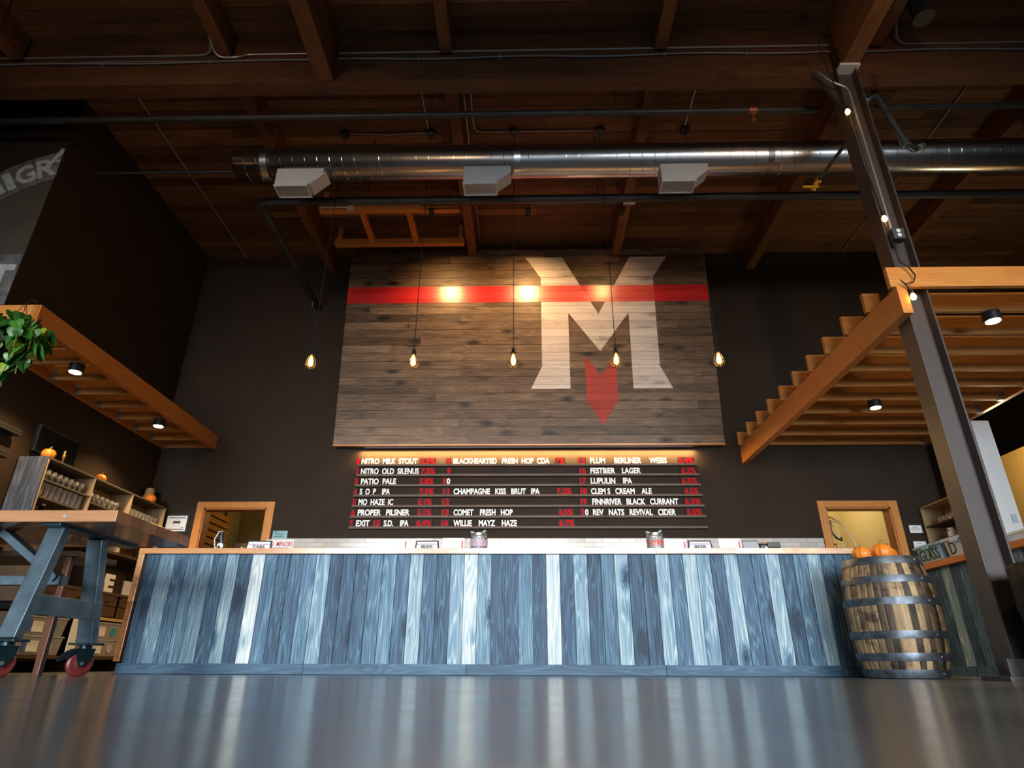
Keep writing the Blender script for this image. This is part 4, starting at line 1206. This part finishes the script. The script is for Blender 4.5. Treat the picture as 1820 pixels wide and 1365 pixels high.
# ------------------------------------------------------------------ glass shelves by the dark side wall
sh = thing('glass_shelf', 'open plywood shelf unit of three bays holding glasses, with a charcoal board end', 'shelf unit', (-5.2, 6.03, 0))
D0, D1 = .0, .31
Y0, Y1 = 0.0, 2.28
m = MB()
for k_ in range(3): m.box(D0 + .01 + k_ * .1, D0 + .01 + (k_ + 1) * .1 - .001, -.02, 0, 1.30, 2.02, tone=(.55, .4, .5)[k_], bev=.002)
m.build('end_panel', mat_grey_plank, sh)
m = MB(); m.box(D0, D1, 0, Y1, 2.0, 2.02, tone=.35, bev=.002); m.build('top_board', mat_edge, sh)
m = MB(); m.box(D0 + .005, D0 + .015, 0, Y1, 1.30, 2.0, tone=.5); m.build('back_panel', mat_plainwood, sh)
for y in (.0, .755, 1.50, Y1 - .018):
    m = MB(); m.box(D0 + .015, D1, y, y + .018, 1.30, 2.0, tone=.6, bev=.001); m.build('divider', mat_plainwood, sh)
bays = [(.018, .755), (.773, 1.50), (1.518, Y1 - .018)]
boards = [(0, 1.80), (0, 1.625), (0, 1.42), (1, 1.745), (1, 1.50), (2, 1.70), (2, 1.48)]
for b, z in boards:
    m = MB(); m.box(D0 + .015, D1 - .004, bays[b][0], bays[b][1], z - .018, z, tone=.4, bev=.001); m.build('shelf_board', mat_edge, sh)

mat_pint = mat_glass
g1 = MB(); g1.lathe([(.0001, .0), (.029, .0), (.031, .02), (.036, .10), (.041, .145), (.039, .145), (.034, .10), (.029, .022), (.0001, .018)], n=16)
g2 = MB(); g2.lathe([(.0001, .0), (.022, .0), (.024, .008), (.012, .016), (.012, .028), (.034, .05), (.037, .075), (.031, .105), (.029, .105), (.034, .075), (.031, .052), (.0001, .034)], n=16)
pint = g1.build('pint_glass', mat_glass, smooth=True); taster = g2.build('tulip_glass', mat_glass, smooth=True)
used = {}
def put(src, x, y, z, label, cat, group):
    if src.name not in used: o = src; used[src.name] = 1
    else: o = src.copy(); COL.objects.link(o)
    o.location = (x, y, z + .0015); o.rotation_euler = (0, 0, rnd.random() * 6)
    return tag(o, label, cat, group)


for r_ in range(3):
    for i in range(7): put(taster, -4.95 - .078 * r_, 6.03 + .11 + i * .088 + (.03 if r_ == 1 else 0), 1.80, 'small stemmed tulip glass standing on the upper shelf next to the charcoal end panel', 'glass', 'tulip glasses on the upper shelf of the first bay')
for r_ in range(2):
    for i in range(8): put(pint, -4.95 - .085 * r_, 6.03 + .075 + i * .083, 1.625, 'clear pint glass in the rows under the tulip glasses next to the charcoal end panel', 'glass', 'pint glasses on the second shelf of the first bay')
for r_ in range(3):
    for i in range(6): put(taster, -4.95 - .078 * r_, 6.03 + .83 + i * .095 + (.03 if r_ == 1 else 0), 1.745, 'small stemmed tulip glass on the shelf of the middle bay', 'glass', 'tulip glasses in the middle bay')
for r_ in range(2):
    for i in range(8): put(pint, -4.95 - .085 * r_, 6.03 + 1.57 + i * .083, 1.70, 'clear pint glass on the shelf of the bay nearest the framed certificate', 'glass', 'pint glasses in the end bay')
# dark bottle lying and pourer on the low shelf
t = thing('growler_bottle', 'dark bottle with a pale cap on the low shelf just above the table edge', 'bottle', (-4.97, 6.25, 1.422))
m = MB(); m.lathe([(.0001, 0), (.045, 0), (.047, .09), (.03, .125), (.017, .14), (.0001, .14)], n=18); m.build('body', mat_black, t, smooth=True)
m = MB(); m.lathe([(.0001, .14), (.019, .14), (.019, .158), (.0001, .16)], n=14); m.build('cap', mat_paper, t, smooth=True)
# on top of the shelves
pumpkin((-4.99, 6.13, 2.02), .066, 'orange pumpkin on the shelf top next to the black screen', 'pumpkins on the glass shelves', squash=.88)
pumpkin((-5.0, 7.02, 2.02), .060, 'small orange pumpkin on the shelf top over the middle bay', 'pumpkins on the glass shelves')
pumpkin((-5.0, 8.08, 2.02), .070, 'orange pumpkin on the shelf top in front of the tan gourd', 'pumpkins on the glass shelves', squash=.9, stem_h=.2)
m = MB(); m.lathe([(.0001, 0), (.07, .0), (.085, .06), (.07, .13), (.055, .17), (.06, .205), (.045, .24), (.0001, .25)], n=20)
o = m.build('gourd', mat_gourd, smooth=True); o.location = (-5.11, 8.21, 2.021); tag(o, 'tan gourd standing behind the farthest pumpkin on the shelf top', 'gourd')
t = thing('screen', 'black flat screen fixed to the side wall behind the first pumpkin', 'screen', (XL, 6.10, 2.06))
m = MB(); m.box(.0, .05, .02, .66, .06, .36, bev=.004); m.build('case', mat_black, t)
m = MB(); m.box(.05, .053, .035, .645, .075, .345); m.build('panel', plain('dark glass', (.006, .006, .007), .15), t)
t = thing('trophy', 'slim gold trophy beside the first pumpkin on the shelf top', 'trophy', (-4.96, 6.31, 2.02))
m = MB(); m.lathe([(.0001, 0), (.035, 0), (.035, .012), (.008, .02), (.0001, .02)], n=16); m.build('base', mat_gold, t, smooth=True)
m = MB(); m.lathe([(.0001, .02), (.009, .02), (.007, .05), (.016, .075), (.018, .10), (.010, .115), (.014, .13), (.008, .15), (.0001, .152)], n=14); m.build('figure', mat_gold, t, smooth=True)
m = MB(); m.tube([(0, -.016, .10), (0, -.03, .115), (0, -.012, .125)], .003, 6); m.build('handle', mat_gold, t)
for i, (z, w) in enumerate(((2.18, .55), (1.93, .5), (1.70, .45))):
    t = thing('wall_rail', ('upper', 'middle', 'lower')[i] + ' dark display rail on the side wall under the hanging plant', 'rail', (XL, 5.30, z), group='display rails')
    m = MB(); m.box(0, .10, 0, w, 0, .03, tone=.4, bev=.002); m.build('shelf_board', mat_black, t)
    m = MB(); m.box(.092, .102, 0, w, .03, .06, tone=.4, bev=.002); m.build('lip', mat_black, t)

# lower merchandise shelf
ms = thing('merchandise_shelf', 'low brown shelf unit against the side wall behind the table legs', 'shelf unit', (-5.2, 6.2, 0))
for z, a, mt in ((.155, .35, mat_brownwood), (.565, .55, mat_plainwood), (.84, .4, mat_brownwood), (1.285, .5, mat_brownwood)):
    m = MB(); m.box(0, .35, 0, 2.1, z - .03, z, tone=a, bev=.002); m.build('shelf_board', mt, ms)
for y in (0, 1.04, 2.07):
    m = MB(); m.box(0, .34, y, y + .03, 0, 1.255, tone=.4, bev=.002); m.build('side_panel', mat_brownwood, ms)
m = MB(); m.box(0, .02, .03, 2.07, .1, 1.255); m.build('back_panel', mat_darkwood, ms)
def crate(y, lb):
    t = thing('wooden_crate', lb, 'crate', (-5.16, y, .568), group='crates on the low shelf')
    for k_ in range(2):
        m = MB(); m.box(.285, .30, 0, .40, .01 + k_ * .12, .12 + k_ * .12, tone=.5 + .1 * k_, bev=.002); m.build('front_slat', mat_brownwood, t)
    m = MB(); m.box(0, .285, 0, .40, 0, .23, tone=.35); m.build('box', mat_brownwood, t)
    m = MB(); m.box(.298, .303, .16, .24, .155, .18); m.build('hand_hole', mat_black, t)
for y, lb in ((6.35, 'brown wooden crate on the low shelf behind the near table leg'), (6.80, 'brown wooden crate on the low shelf behind the far table leg'), (7.30, 'brown wooden crate with its hand hole showing beside the far table leg'), (7.76, 'brown wooden crate on the low shelf nearest the bar end')):
    crate(y, lb)
def yface(y0):
    return lambda x, y, z: (-4.90 - y, y0 + x, .842 + z)
o = text_part('letter_sign', 'E', 0, .17, 0, .20, 0, mat_paper, None, bold=.05, depth=.02, fn=yface(7.42)); tag(o, 'white cut-out letter E standing on the shelf beside the far table leg', 'sign')
m = MB(); m.box(-4.93, -4.91, 7.84, 8.02, .842, 1.01, bev=.003); tag(m.build('white_card', mat_paper), 'white card on the shelf half hidden by the bar end', 'card')
def bin_(y, z, w, lb, col):
    t = thing('storage_bin', lb, 'storage box', (-5.15, y, z), group='frosted storage bins on the low shelf')
    m = MB(); m.hexa([(0, .01, 0), (.27, .01, 0), (.27, w - .01, 0), (0, w - .01, 0), (0, 0, .165), (.29, 0, .165), (.29, w, .165), (0, w, .165)]); m.build('body', mat_clear, t, bevel=.006)
    m = MB(); m.box(0, .30, -.005, w + .005, .163, .178, bev=.003); m.build('lid', mat_clear, t)
    m = MB(); m.box(.286, .291, w * .2, w * .45, .03, .13); m.build('paper_label', mat_paper, t)
    m = MB(); m.box(.285, .290, w * .12, w * .2, .03, .14); m.build('blue_label', plain('blue card', (.05, .12, .35), .6) if 'blue card' not in bpy.data.materials else bpy.data.materials['blue card'], t)
    m = MB(); m.tube([(.283, w * .7, .085), (.290, w * .7, .085)], .045, 16); m.build('sticker', col, t)
mt1 = plain('turquoise sticker', (.02, .38, .40), .6); mt2 = plain('lilac sticker', (.55, .50, .62), .6)
bin_(6.33, .158, .62, 'frosted bin, lower one of the stack behind the caster wheels', mt2); bin_(6.33, .338, .62, 'frosted bin with a turquoise sticker, upper one of the stack behind the caster wheels', mt1)
bin_(7.34, .158, .62, 'frosted bin, lower one of the stack beside the bar end', mt2); bin_(7.34, .338, .62, 'frosted bin, upper one of the stack beside the bar end', mt1)
t = thing('perforated_panel', 'white perforated panel leaning between the two bin stacks', 'panel', (-4.86, 7.02, .160))
m = MB(); m.box(0, .01, 0, .16, 0, .37, bev=.002); m.build('board', mat_paper, t)
m = MB()
for i in range(4): m.tube([(.009, .115, .05 + .1 * i), (.012, .115, .05 + .1 * i)], .010, 8)
m.build('hole', mat_black, t)
m = MB()
for i in range(9):
    a = i * 2 * math.pi / 9
    m.tube([(.12 * math.cos(a) * .6, .12 * math.sin(a), .0), (.16 * math.cos(a) * .6, .16 * math.sin(a), .10)], .003, 5)
m.tube([(.12 * math.cos(i * .35) * .6, .12 * math.sin(i * .35), 0) for i in range(18)], .003, 5, closed=True); m.tube([(.16 * math.cos(i * .35) * .6, .16 * math.sin(i * .35), .10) for i in range(18)], .003, 5, closed=True)
o = m.build('wire_basket', mat_black_metal); o.location = (-4.98, 7.95, 1.288); tag(o, 'black wire basket on top of the low shelf by the bar end', 'basket')

# ------------------------------------------------------------------ far shelf by the keg room door
rs = thing('cup_shelf', 'pale plywood shelf unit with dark boards on the side wall behind the teal tubs', 'shelf unit', (5.27, 7.46, 1.10))
m = MB(); m.box(.30, .318, 0, .92, 0, .92, tone=.6); m.build('back_panel', mat_plainwood, rs)
for y in (0, .90):
    m = MB(); m.box(0, .30, y, y + .02, 0, .92, tone=.45, bev=.001); m.build('side_panel', mat_plainwood, rs)
for z in (0, .90):
    m = MB(); m.box(0, .30, .02, .90, z, z + .02, tone=.4, bev=.001); m.build('end_board', mat_plainwood, rs)
for z in (.28, .44, .65):
    m = MB(); m.box(.01, .30, .02, .90, z, z + .02, tone=.5, bev=.001); m.build('shelf_board', mat_darkwood, rs)
c0 = MB(); c0.lathe([(.0001, 0), (.028, 0), (.034, .07), (.031, .07), (.026, .005), (.0001, .005)], n=14)
cup = c0.build('cup', mat_glass, smooth=True)
for r_ in range(2):
    for i in range(8): put(cup, 5.36 + .08 * r_, 7.56 + i * .085, 1.77, 'small clear cup standing in the rows on the top shelf behind the teal tubs', 'cup', 'cups on the far shelf')
t = thing('canister', 'white canister with a dark spot on the middle shelf behind the teal tubs', 'canister', (5.36, 8.02, 1.562))
m = MB(); m.lathe([(.0001, 0), (.04, 0), (.042, .03), (.042, .09), (.034, .105), (.034, .12), (.0001, .122)], n=20); m.build('body', mat_white_paint, t, smooth=True)
m = MB(); m.tube([(-.038, -.014, .085), (-.042, -.0155, .085)], .012, 12); m.build('spot', mat_black, t)

# ------------------------------------------------------------------ notices on the walls
def framed(name, x0, x1, z0, z1, label, frame_mat, lines, seal=False, fr=.03, cat='notice', group=None):
    t = thing(name, label, cat, ((x0 + x1) / 2, YW, z0), group=group)
    w, h = x1 - x0, z1 - z0
    m = MB()
    m.box(-w / 2, w / 2, -.02, 0, 0, fr, bev=.002); m.box(-w / 2, w / 2, -.02, 0, h - fr, h, bev=.002); m.box(-w / 2, -w / 2 + fr, -.02, 0, fr, h - fr, bev=.002); m.box(w / 2 - fr, w / 2, -.02, 0, fr, h - fr, bev=.002)
    m.build('frame', frame_mat, t)
    m = MB(); m.box(-w / 2 + fr, w / 2 - fr, -.010, -.002, fr, h - fr); m.build('paper', mat_paper, t)
    m = MB()
    for (a, b, c, d) in lines: m.box(-w / 2 + fr + a * (w - 2 * fr), -w / 2 + fr + b * (w - 2 * fr), -.0112, -.0100, fr + c * (h - 2 * fr), fr + d * (h - 2 * fr))
    if seal:
        m.tube([(.045 * math.cos(i * .35), -.0106, h * .52 + .045 * math.sin(i * .35)) for i in range(18)], .002, 5, closed=True)
        m.box(-.05, .05, -.0112, -.01, h * .5, h * .5 + .03)
    m.build('print', mat_pipe, t)
    return t


framed('framed_certificate', -4.92, -4.58, 1.69, 1.96, 'black-framed certificate hung on the back wall beside the storeroom doorway', mat_black, [(.08, .92, .84, .89), (.08, .92, .1, .15), (.72, .9, .22, .25)], True)
framed('framed_notice', 5.06, 5.245, 1.68, 1.80, 'upper of two dark-framed white notices beside the keg room doorway', mat_black, [(.3, .7, .72, .78), (.15, .85, .55, .58), (.15, .85, .42, .45), (.15, .6, .3, .33)], fr=.010, group='notices by the keg room')
framed('framed_notice', 5.065, 5.25, 1.465, 1.59, 'lower of two dark-framed white notices beside the keg room doorway', mat_black, [(.3, .7, .72, .78), (.15, .85, .55, .58), (.15, .85, .42, .45), (.15, .6, .3, .33)], fr=.010, group='notices by the keg room')
t = thing('paper_notice', 'pale teal paper notice taped above the tiles by the storeroom doorway', 'notice', (-3.31, YW, 1.615))
m = MB(); m.box(-.10, .10, -.003, 0, 0, .11); m.build('paper', plain('teal paper', (.22, .42, .42), .6), t)
m = MB()
for a, b, z in ((-.08, -.03, .088), (-.08, .06, .07), (-.05, .04, .05), (-.08, .05, .03)): m.box(a, b, -.0042, -.003, z, z + .006)
m.build('print', mat_pipe, t)
t = thing('minors_sign', 'white sign with red capitals reading no minors on the tiles by the storeroom doorway', 'sign', (-3.285, YW - .013, 1.48))
m = MB(); m.box(-.19, .19, -.012, 0, 0, .125, bev=.003); m.build('panel', mat_paper, t)
text_part('lettering', 'NO  MINORS', -.17, .175, .035, .10, -.0122, mat_redink, t, bold=.015, depth=.002)
m = MB(); m.box(-.10, .13, -.0135, -.012, .012, .018); m.build('fine_print', mat_pipe, t)

# ------------------------------------------------------------------ things standing on the bar
BZ = 1.072
def tilt_sign(x, w, label, word):
    t = thing('sign_holder', label, 'sign', (x, 6.16, BZ), group='framed signs on the bar')
    h = .125
    tl = R(18)
    def f(u, v, d): return (u * (1 - .12 * v / h), v * math.sin(tl) * .6 + d, v)
    hw = w / 2
    m = MB()
    m.prism([(-hw, 0), (hw, 0), (hw, h), (-hw, h)], f, 0, .012); m.build('frame', mat_black, t, bevel=.002)
    m = MB(); m.prism([(-hw + .016, .012), (hw - .016, .012), (hw - .016, h - .014), (-hw + .016, h - .014)], f, -.002, 0); m.build('paper', mat_paper, t)
    m = MB(); m.prism([(-hw + .018, h - .040), (hw - .018, h - .040), (hw - .018, h - .034), (-hw + .018, h - .034)], f, -.003, -.0015); m.build('rule_line', plain('purple ink', (.20, .05, .25), .6) if 'purple ink' not in bpy.data.materials else bpy.data.materials['purple ink'], t)
    def g(x_, y_, z_): return f(x_, z_, -.002 + y_)
    text_part('lettering', word, -hw * .5, hw * .5, h - .078, h - .046, 0, mat_ink, t, bold=.03, depth=.0015, shear=.1, fn=g)
    m = MB(); m.beam((0, .02, .0), (0, .045, .10), .05, .006, up=(0, 1, 0)); m.build('stand', mat_black, t)


tilt_sign(-2.625, .27, 'black-framed sign reading tabs at the storeroom end of the bar', 'TABS')
tilt_sign(-.965, .25, 'black-framed sign reading beer between two white flyers and the first jar', 'BEER')
tilt_sign(1.69, .25, 'black-framed sign reading beer beside the red-lettered jar', 'BEER')


def flyer(x, w, h, label, red):
    t = thing('flyer_stand', label, 'flyer', (x, 6.12, BZ), group='white flyers on the bar')
    hw = w / 2
    m = MB(); m.hexa([(-hw, 0, 0), (hw, 0, 0), (hw, .004, 0), (-hw, .004, 0), (-hw, .03, h), (hw, .03, h), (hw, .034, h), (-hw, .034, h)]); m.build('card', mat_paper, t)
    def y_(z): return .03 * z / h
    m = MB(); z1 = h * .82
    m.hexa([(hw - .024, y_(h * .25) - .0012, h * .25), (hw - .012, y_(h * .25) - .0012, h * .25), (hw - .012, y_(h * .25), h * .25), (hw - .024, y_(h * .25), h * .25), (hw - .024, y_(z1) - .0012, z1), (hw - .012, y_(z1) - .0012, z1), (hw - .012, y_(z1), z1), (hw - .024, y_(z1), z1)])
    m.build('red_print', mat_redink, t)
    if not red:
        m = MB()
        for k_ in range(3):
            a, b = h * (.55 + k_ * .1), h * (.59 + k_ * .1)
            m.hexa([(-hw + .03, y_(a) - .001, a), (hw - .06, y_(a) - .001, a), (hw - .06, y_(a), a), (-hw + .03, y_(a), a), (-hw + .03, y_(b) - .001, b), (hw - .06, y_(b) - .001, b), (hw - .06, y_(b), b), (-hw + .03, y_(b), b)])
        m.build('print', mat_blueink, t)
    m = MB(); m.beam((0, .005, 0), (0, .07, 0), .05, .004); m.build('foot', mat_clear, t)


flyer(-1.255, .21, .135, 'white flyer with pale print on the bar beside the first framed sign, storeroom side', False)
flyer(-.705, .21, .142, 'blank white flyer with a red edge on the bar just before the first glass jar', True)
flyer(1.45, .20, .13, 'white flyer with pale print on the bar touching the red-lettered jar', False)
flyer(1.97, .21, .135, 'white flyer with a red edge on the bar beside the grey card reader', True)


def jar(x, label, red):
    t = thing('tip_jar', label, 'jar', (x, 6.13, BZ))
    m = MB(); m.lathe([(.0001, 0), (.075, 0), (.082, .01), (.082, .13), (.07, .155), (.072, .175), (.068, .175), (.066, .155), (.077, .128), (.077, .012), (.0001, .008)], n=28); m.build('glass', mat_glass, t, smooth=True)
    m = MB(); m.lathe([(.073, .153), (.078, .155), (.078, .177), (.072, .178), (.073, .153)], n=28, cap=False); m.tube([(.075 * math.cos(a), .075 * math.sin(a), .15) for a in [i * .4 for i in range(16)]], .004, 6, closed=True); m.build('rim_band', mat_galv, t, smooth=True)
    jr = random.Random(5 if red else 9)
    for k_ in range(7):
        a = jr.uniform(0, 6.28); r0 = jr.uniform(0, .03)
        m = MB(); p = Vector((r0 * math.cos(a), r0 * math.sin(a), .04 + .012 * k_))
        m.tube([p - Vector((.035, .02, -.01)), p + Vector((.0, .02, .012)), p + Vector((.035, -.01, .02))], .013, 7)
        m.build('banknote', mat_note, t, smooth=True)
    for k_, (a, b) in enumerate((((.02, 0, .15), (.065, -.02, .205)), ((-.03, 0, .15), (-.08, -.01, .195)))):
        m = MB(); m.tube([a, tuple((Vector(a) + Vector(b)) / 2 + Vector((0, 0, .015))), b], .012, 7); m.build('banknote', mat_note, t, smooth=True)
    if red:
        def f(x_, y_, z_):
            th = x_ / .083 - math.pi / 2
            return ((.083 - y_) * math.cos(th), (.083 - y_) * math.sin(th), z_)
        text_part('lettering', 'TIPS', -.08, .08, .055, .105, 0, mat_redtip, t, bold=.03, depth=.002, fn=f)
    else:
        m = MB(); m.lathe([(.0835, .05), (.0845, .05), (.0845, .115), (.0835, .115), (.0835, .05)], n=28, cap=False); m.build('label_band', plain('mauve label', (.50, .36, .44), .6, noise=.5, nscale=60), t, smooth=True)


mat_note = plain('folded banknote', (.36, .42, .36), .7, noise=.3, nscale=60)
mat_redtip = plain('red marker', (.80, .07, .035), .5)
jar(-.455, 'glass tip jar with a mauve label in the middle of the bar', False)
jar(1.25, 'glass tip jar with red letters on the bar', True)
t = thing('card_reader', 'grey card reader screen on the bar beside the last white flyer', 'card reader', (2.17, 6.14, BZ))
m = MB(); m.hexa([(-.07, 0, 0), (.08, 0, 0), (.08, .06, 0), (-.07, .06, 0), (-.07, .02, .112), (.075, .02, .112), (.075, .035, .112), (-.07, .035, .112)]); m.build('case', plain('grey plastic', (.32, .34, .36), .4), t, bevel=.004)
m = MB(); m.box(-.075, .08, .016, .04, .112, .118, bev=.002); m.build('top_edge', mat_black, t)
t = thing('receipt_printer', 'low black device on the bar furthest toward the barrel', 'printer', (2.31, 6.16, BZ))
m = MB(); m.box(-.04, .15, 0, .14, 0, .085, bev=.01); m.box(.02, .14, -.02, 0, .05, .10, bev=.006); m.build('case', mat_black, t)
m = MB(); m.box(-.07, .03, -.005, .10, .086, .098, bev=.003); m.build('lid', plain('brown lid', (.22, .10, .06), .5), t)
m = MB(); m.box(.0, .02, -.003, .002, .03, .06); m.build('indicator', mat_paper, t)
t = thing('telephone', 'black handset with a white looped cable at the storeroom end of the bar', 'telephone', (-2.98, 6.14, BZ))
m = MB(); m.tube([(0, 0, .0), (-.01, 0, .06), (.0, 0, .10)], [.04, .034, .022], 14); m.tube([(0, 0, .09), (-.015, 0, .15), (-.005, 0, .20)], [.024, .034, .02], 14); m.build('handset', mat_black, t, smooth=True)
m = MB(); m.tube([(.02, -.03, .0), (-.05, -.03, .05), (-.07, -.02, .13), (-.045, -.01, .20), (-.01, 0, .205)], .006, 7); m.build('cable', mat_white_cable, t, smooth=True)
m = MB(); m.lathe([(.0001, 0), (.03, 0), (.03, .006), (.0001, .006)], n=14, mat=Matrix.Rotation(R(90), 4, 'X'), c=(0, -.026, .06)); m.build('button', mat_galv, t)
m = MB(); m.tube([(0, 0, 0), (0, 0, .045), (.015, -.01, .065)], .006, 6); m.lathe([(.0001, .045), (.018, .05), (.02, .062), (.0001, .07)], n=10)
o = m.build('tap_knob', mat_gold, smooth=True); o.location = (-2.80, 6.2, BZ); tag(o, 'small brass tap beside the black handset on the bar', 'tap')

# ------------------------------------------------------------------ seen through the doorways
t = thing('slatted_rack', 'yellow wooden slatted rack inside the storeroom doorway', 'rack', (-5.05, 8.9, 1.2))
for k_ in range(7):
    m = MB(); m.box(0, .03, 0, 1.6, .40 + k_ * .11, .485 + k_ * .11, tone=.75, bev=.002); m.build('slat', mat_fir_y, t)
for y in (.05, 1.5):
    m = MB(); m.box(-.04, 0, y, y + .05, 0, 1.3, tone=.4); m.build('post', mat_fir_z, t)
t = thing('storage_rack', 'dark wire shelf inside the storeroom doorway', 'rack', (-4.75, 9.2, 0))
for z in (1.30, 1.55):
    m = MB(); m.box(0, .45, 0, 1.2, z, z + .025); m.build('shelf_board', mat_black_metal, t)
for a, b in ((0, 0), (.43, 0), (0, 1.18), (.43, 1.18)):
    m = MB(); m.box(a, a + .02, b, b + .02, 0, 1.9); m.build('post', mat_black_metal, t)
m = MB(); m.box(-4.52, -4.27, 9.75, 10.0, 1.578, 1.80, bev=.01); o = m.build('cardboard_box', mat_card); tag(o, 'crumpled cardboard box on the dark rack inside the storeroom', 'box')
t = thing('beer_line_rig', 'pale tap hoses arching over black clamps inside the keg room doorway', 'hoses', (4.12, 9.2, 1.60))
hoses = [[(-.05, 0, .0), (-.06, 0, .38), (.05, 0, .52), (.22, 0, .52), (.42, 0, .44), (.58, 0, .22), (.66, 0, -.12)],
         [(.02, .05, .0), (.02, .05, .30), (.12, .05, .47), (.27, .05, .48), (.42, .05, .32), (.50, .05, -.1)],
         [(.08, -.05, .05), (.09, -.05, .25), (.17, -.05, .40), (.30, -.05, .42), (.38, -.05, .38)],
         [(-.04, .1, .3), (-.02, .1, .62), (.08, .1, .78), (.02, .1, 1.0)]]
for h_ in hoses:
    m = MB(); m.tube(bend(h_, .2, 5), .011, 8); m.build('hose', plain('clear beer hose', (.66, .58, .38), .35) if 'clear beer hose' not in bpy.data.materials else bpy.data.materials['clear beer hose'], t, smooth=True)
m = MB(); m.tube([(.28, -.08, .40), (.28, -.08, .24), (.33, -.08, .16), (.40, -.08, .12), (.40, -.08, .17)], .016, 8); m.build('clamp', mat_black, t, smooth=True)
m = MB(); m.tube([(.13, -.08, .16), (.13, -.08, .08)], [.012, .022], 8); m.build('coupler', mat_black, t, smooth=True)
m = MB(); m.tube([(-.04, -.05, .22), (-.03, -.05, .05)], [.03, .045], 10); m.build('coupler', mat_black, t, smooth=True)
m = MB()
for z in (0, .07): m.tube([(.0, -.1, z), (.30, -.1, z), (.30, .1, z), (.0, .1, z)], .007, 6, closed=True)
for x in (0, .1, .2, .3): m.tube([(x, -.1, 0), (x, -.1, .07)], .005, 6)
m.build('wire_tray', mat_black_metal, t)
t = thing('keg', 'dark keg with a clutter of fittings inside the keg room doorway', 'keg', (4.25, 9.2, 0))
m = MB(); m.lathe([(.0001, 0), (.19, 0), (.2, .05), (.2, 1.32), (.17, 1.38), (.0001, 1.38)], n=24); m.build('shell', mat_galv, t, smooth=True)
m = MB(); m.lathe([(.0001, 1.38), (.05, 1.38), (.05, 1.44), (.0001, 1.45)], n=14); m.build('valve', mat_black, t, smooth=True)
m = MB(); m.box(XR + .10, XR + .16, 7.405, 7.42, 1.62, 1.72, bev=.004)
tag(m.build('light_switch', mat_grille), 'pale switch plate on the white wall end past the steel column', 'switch')
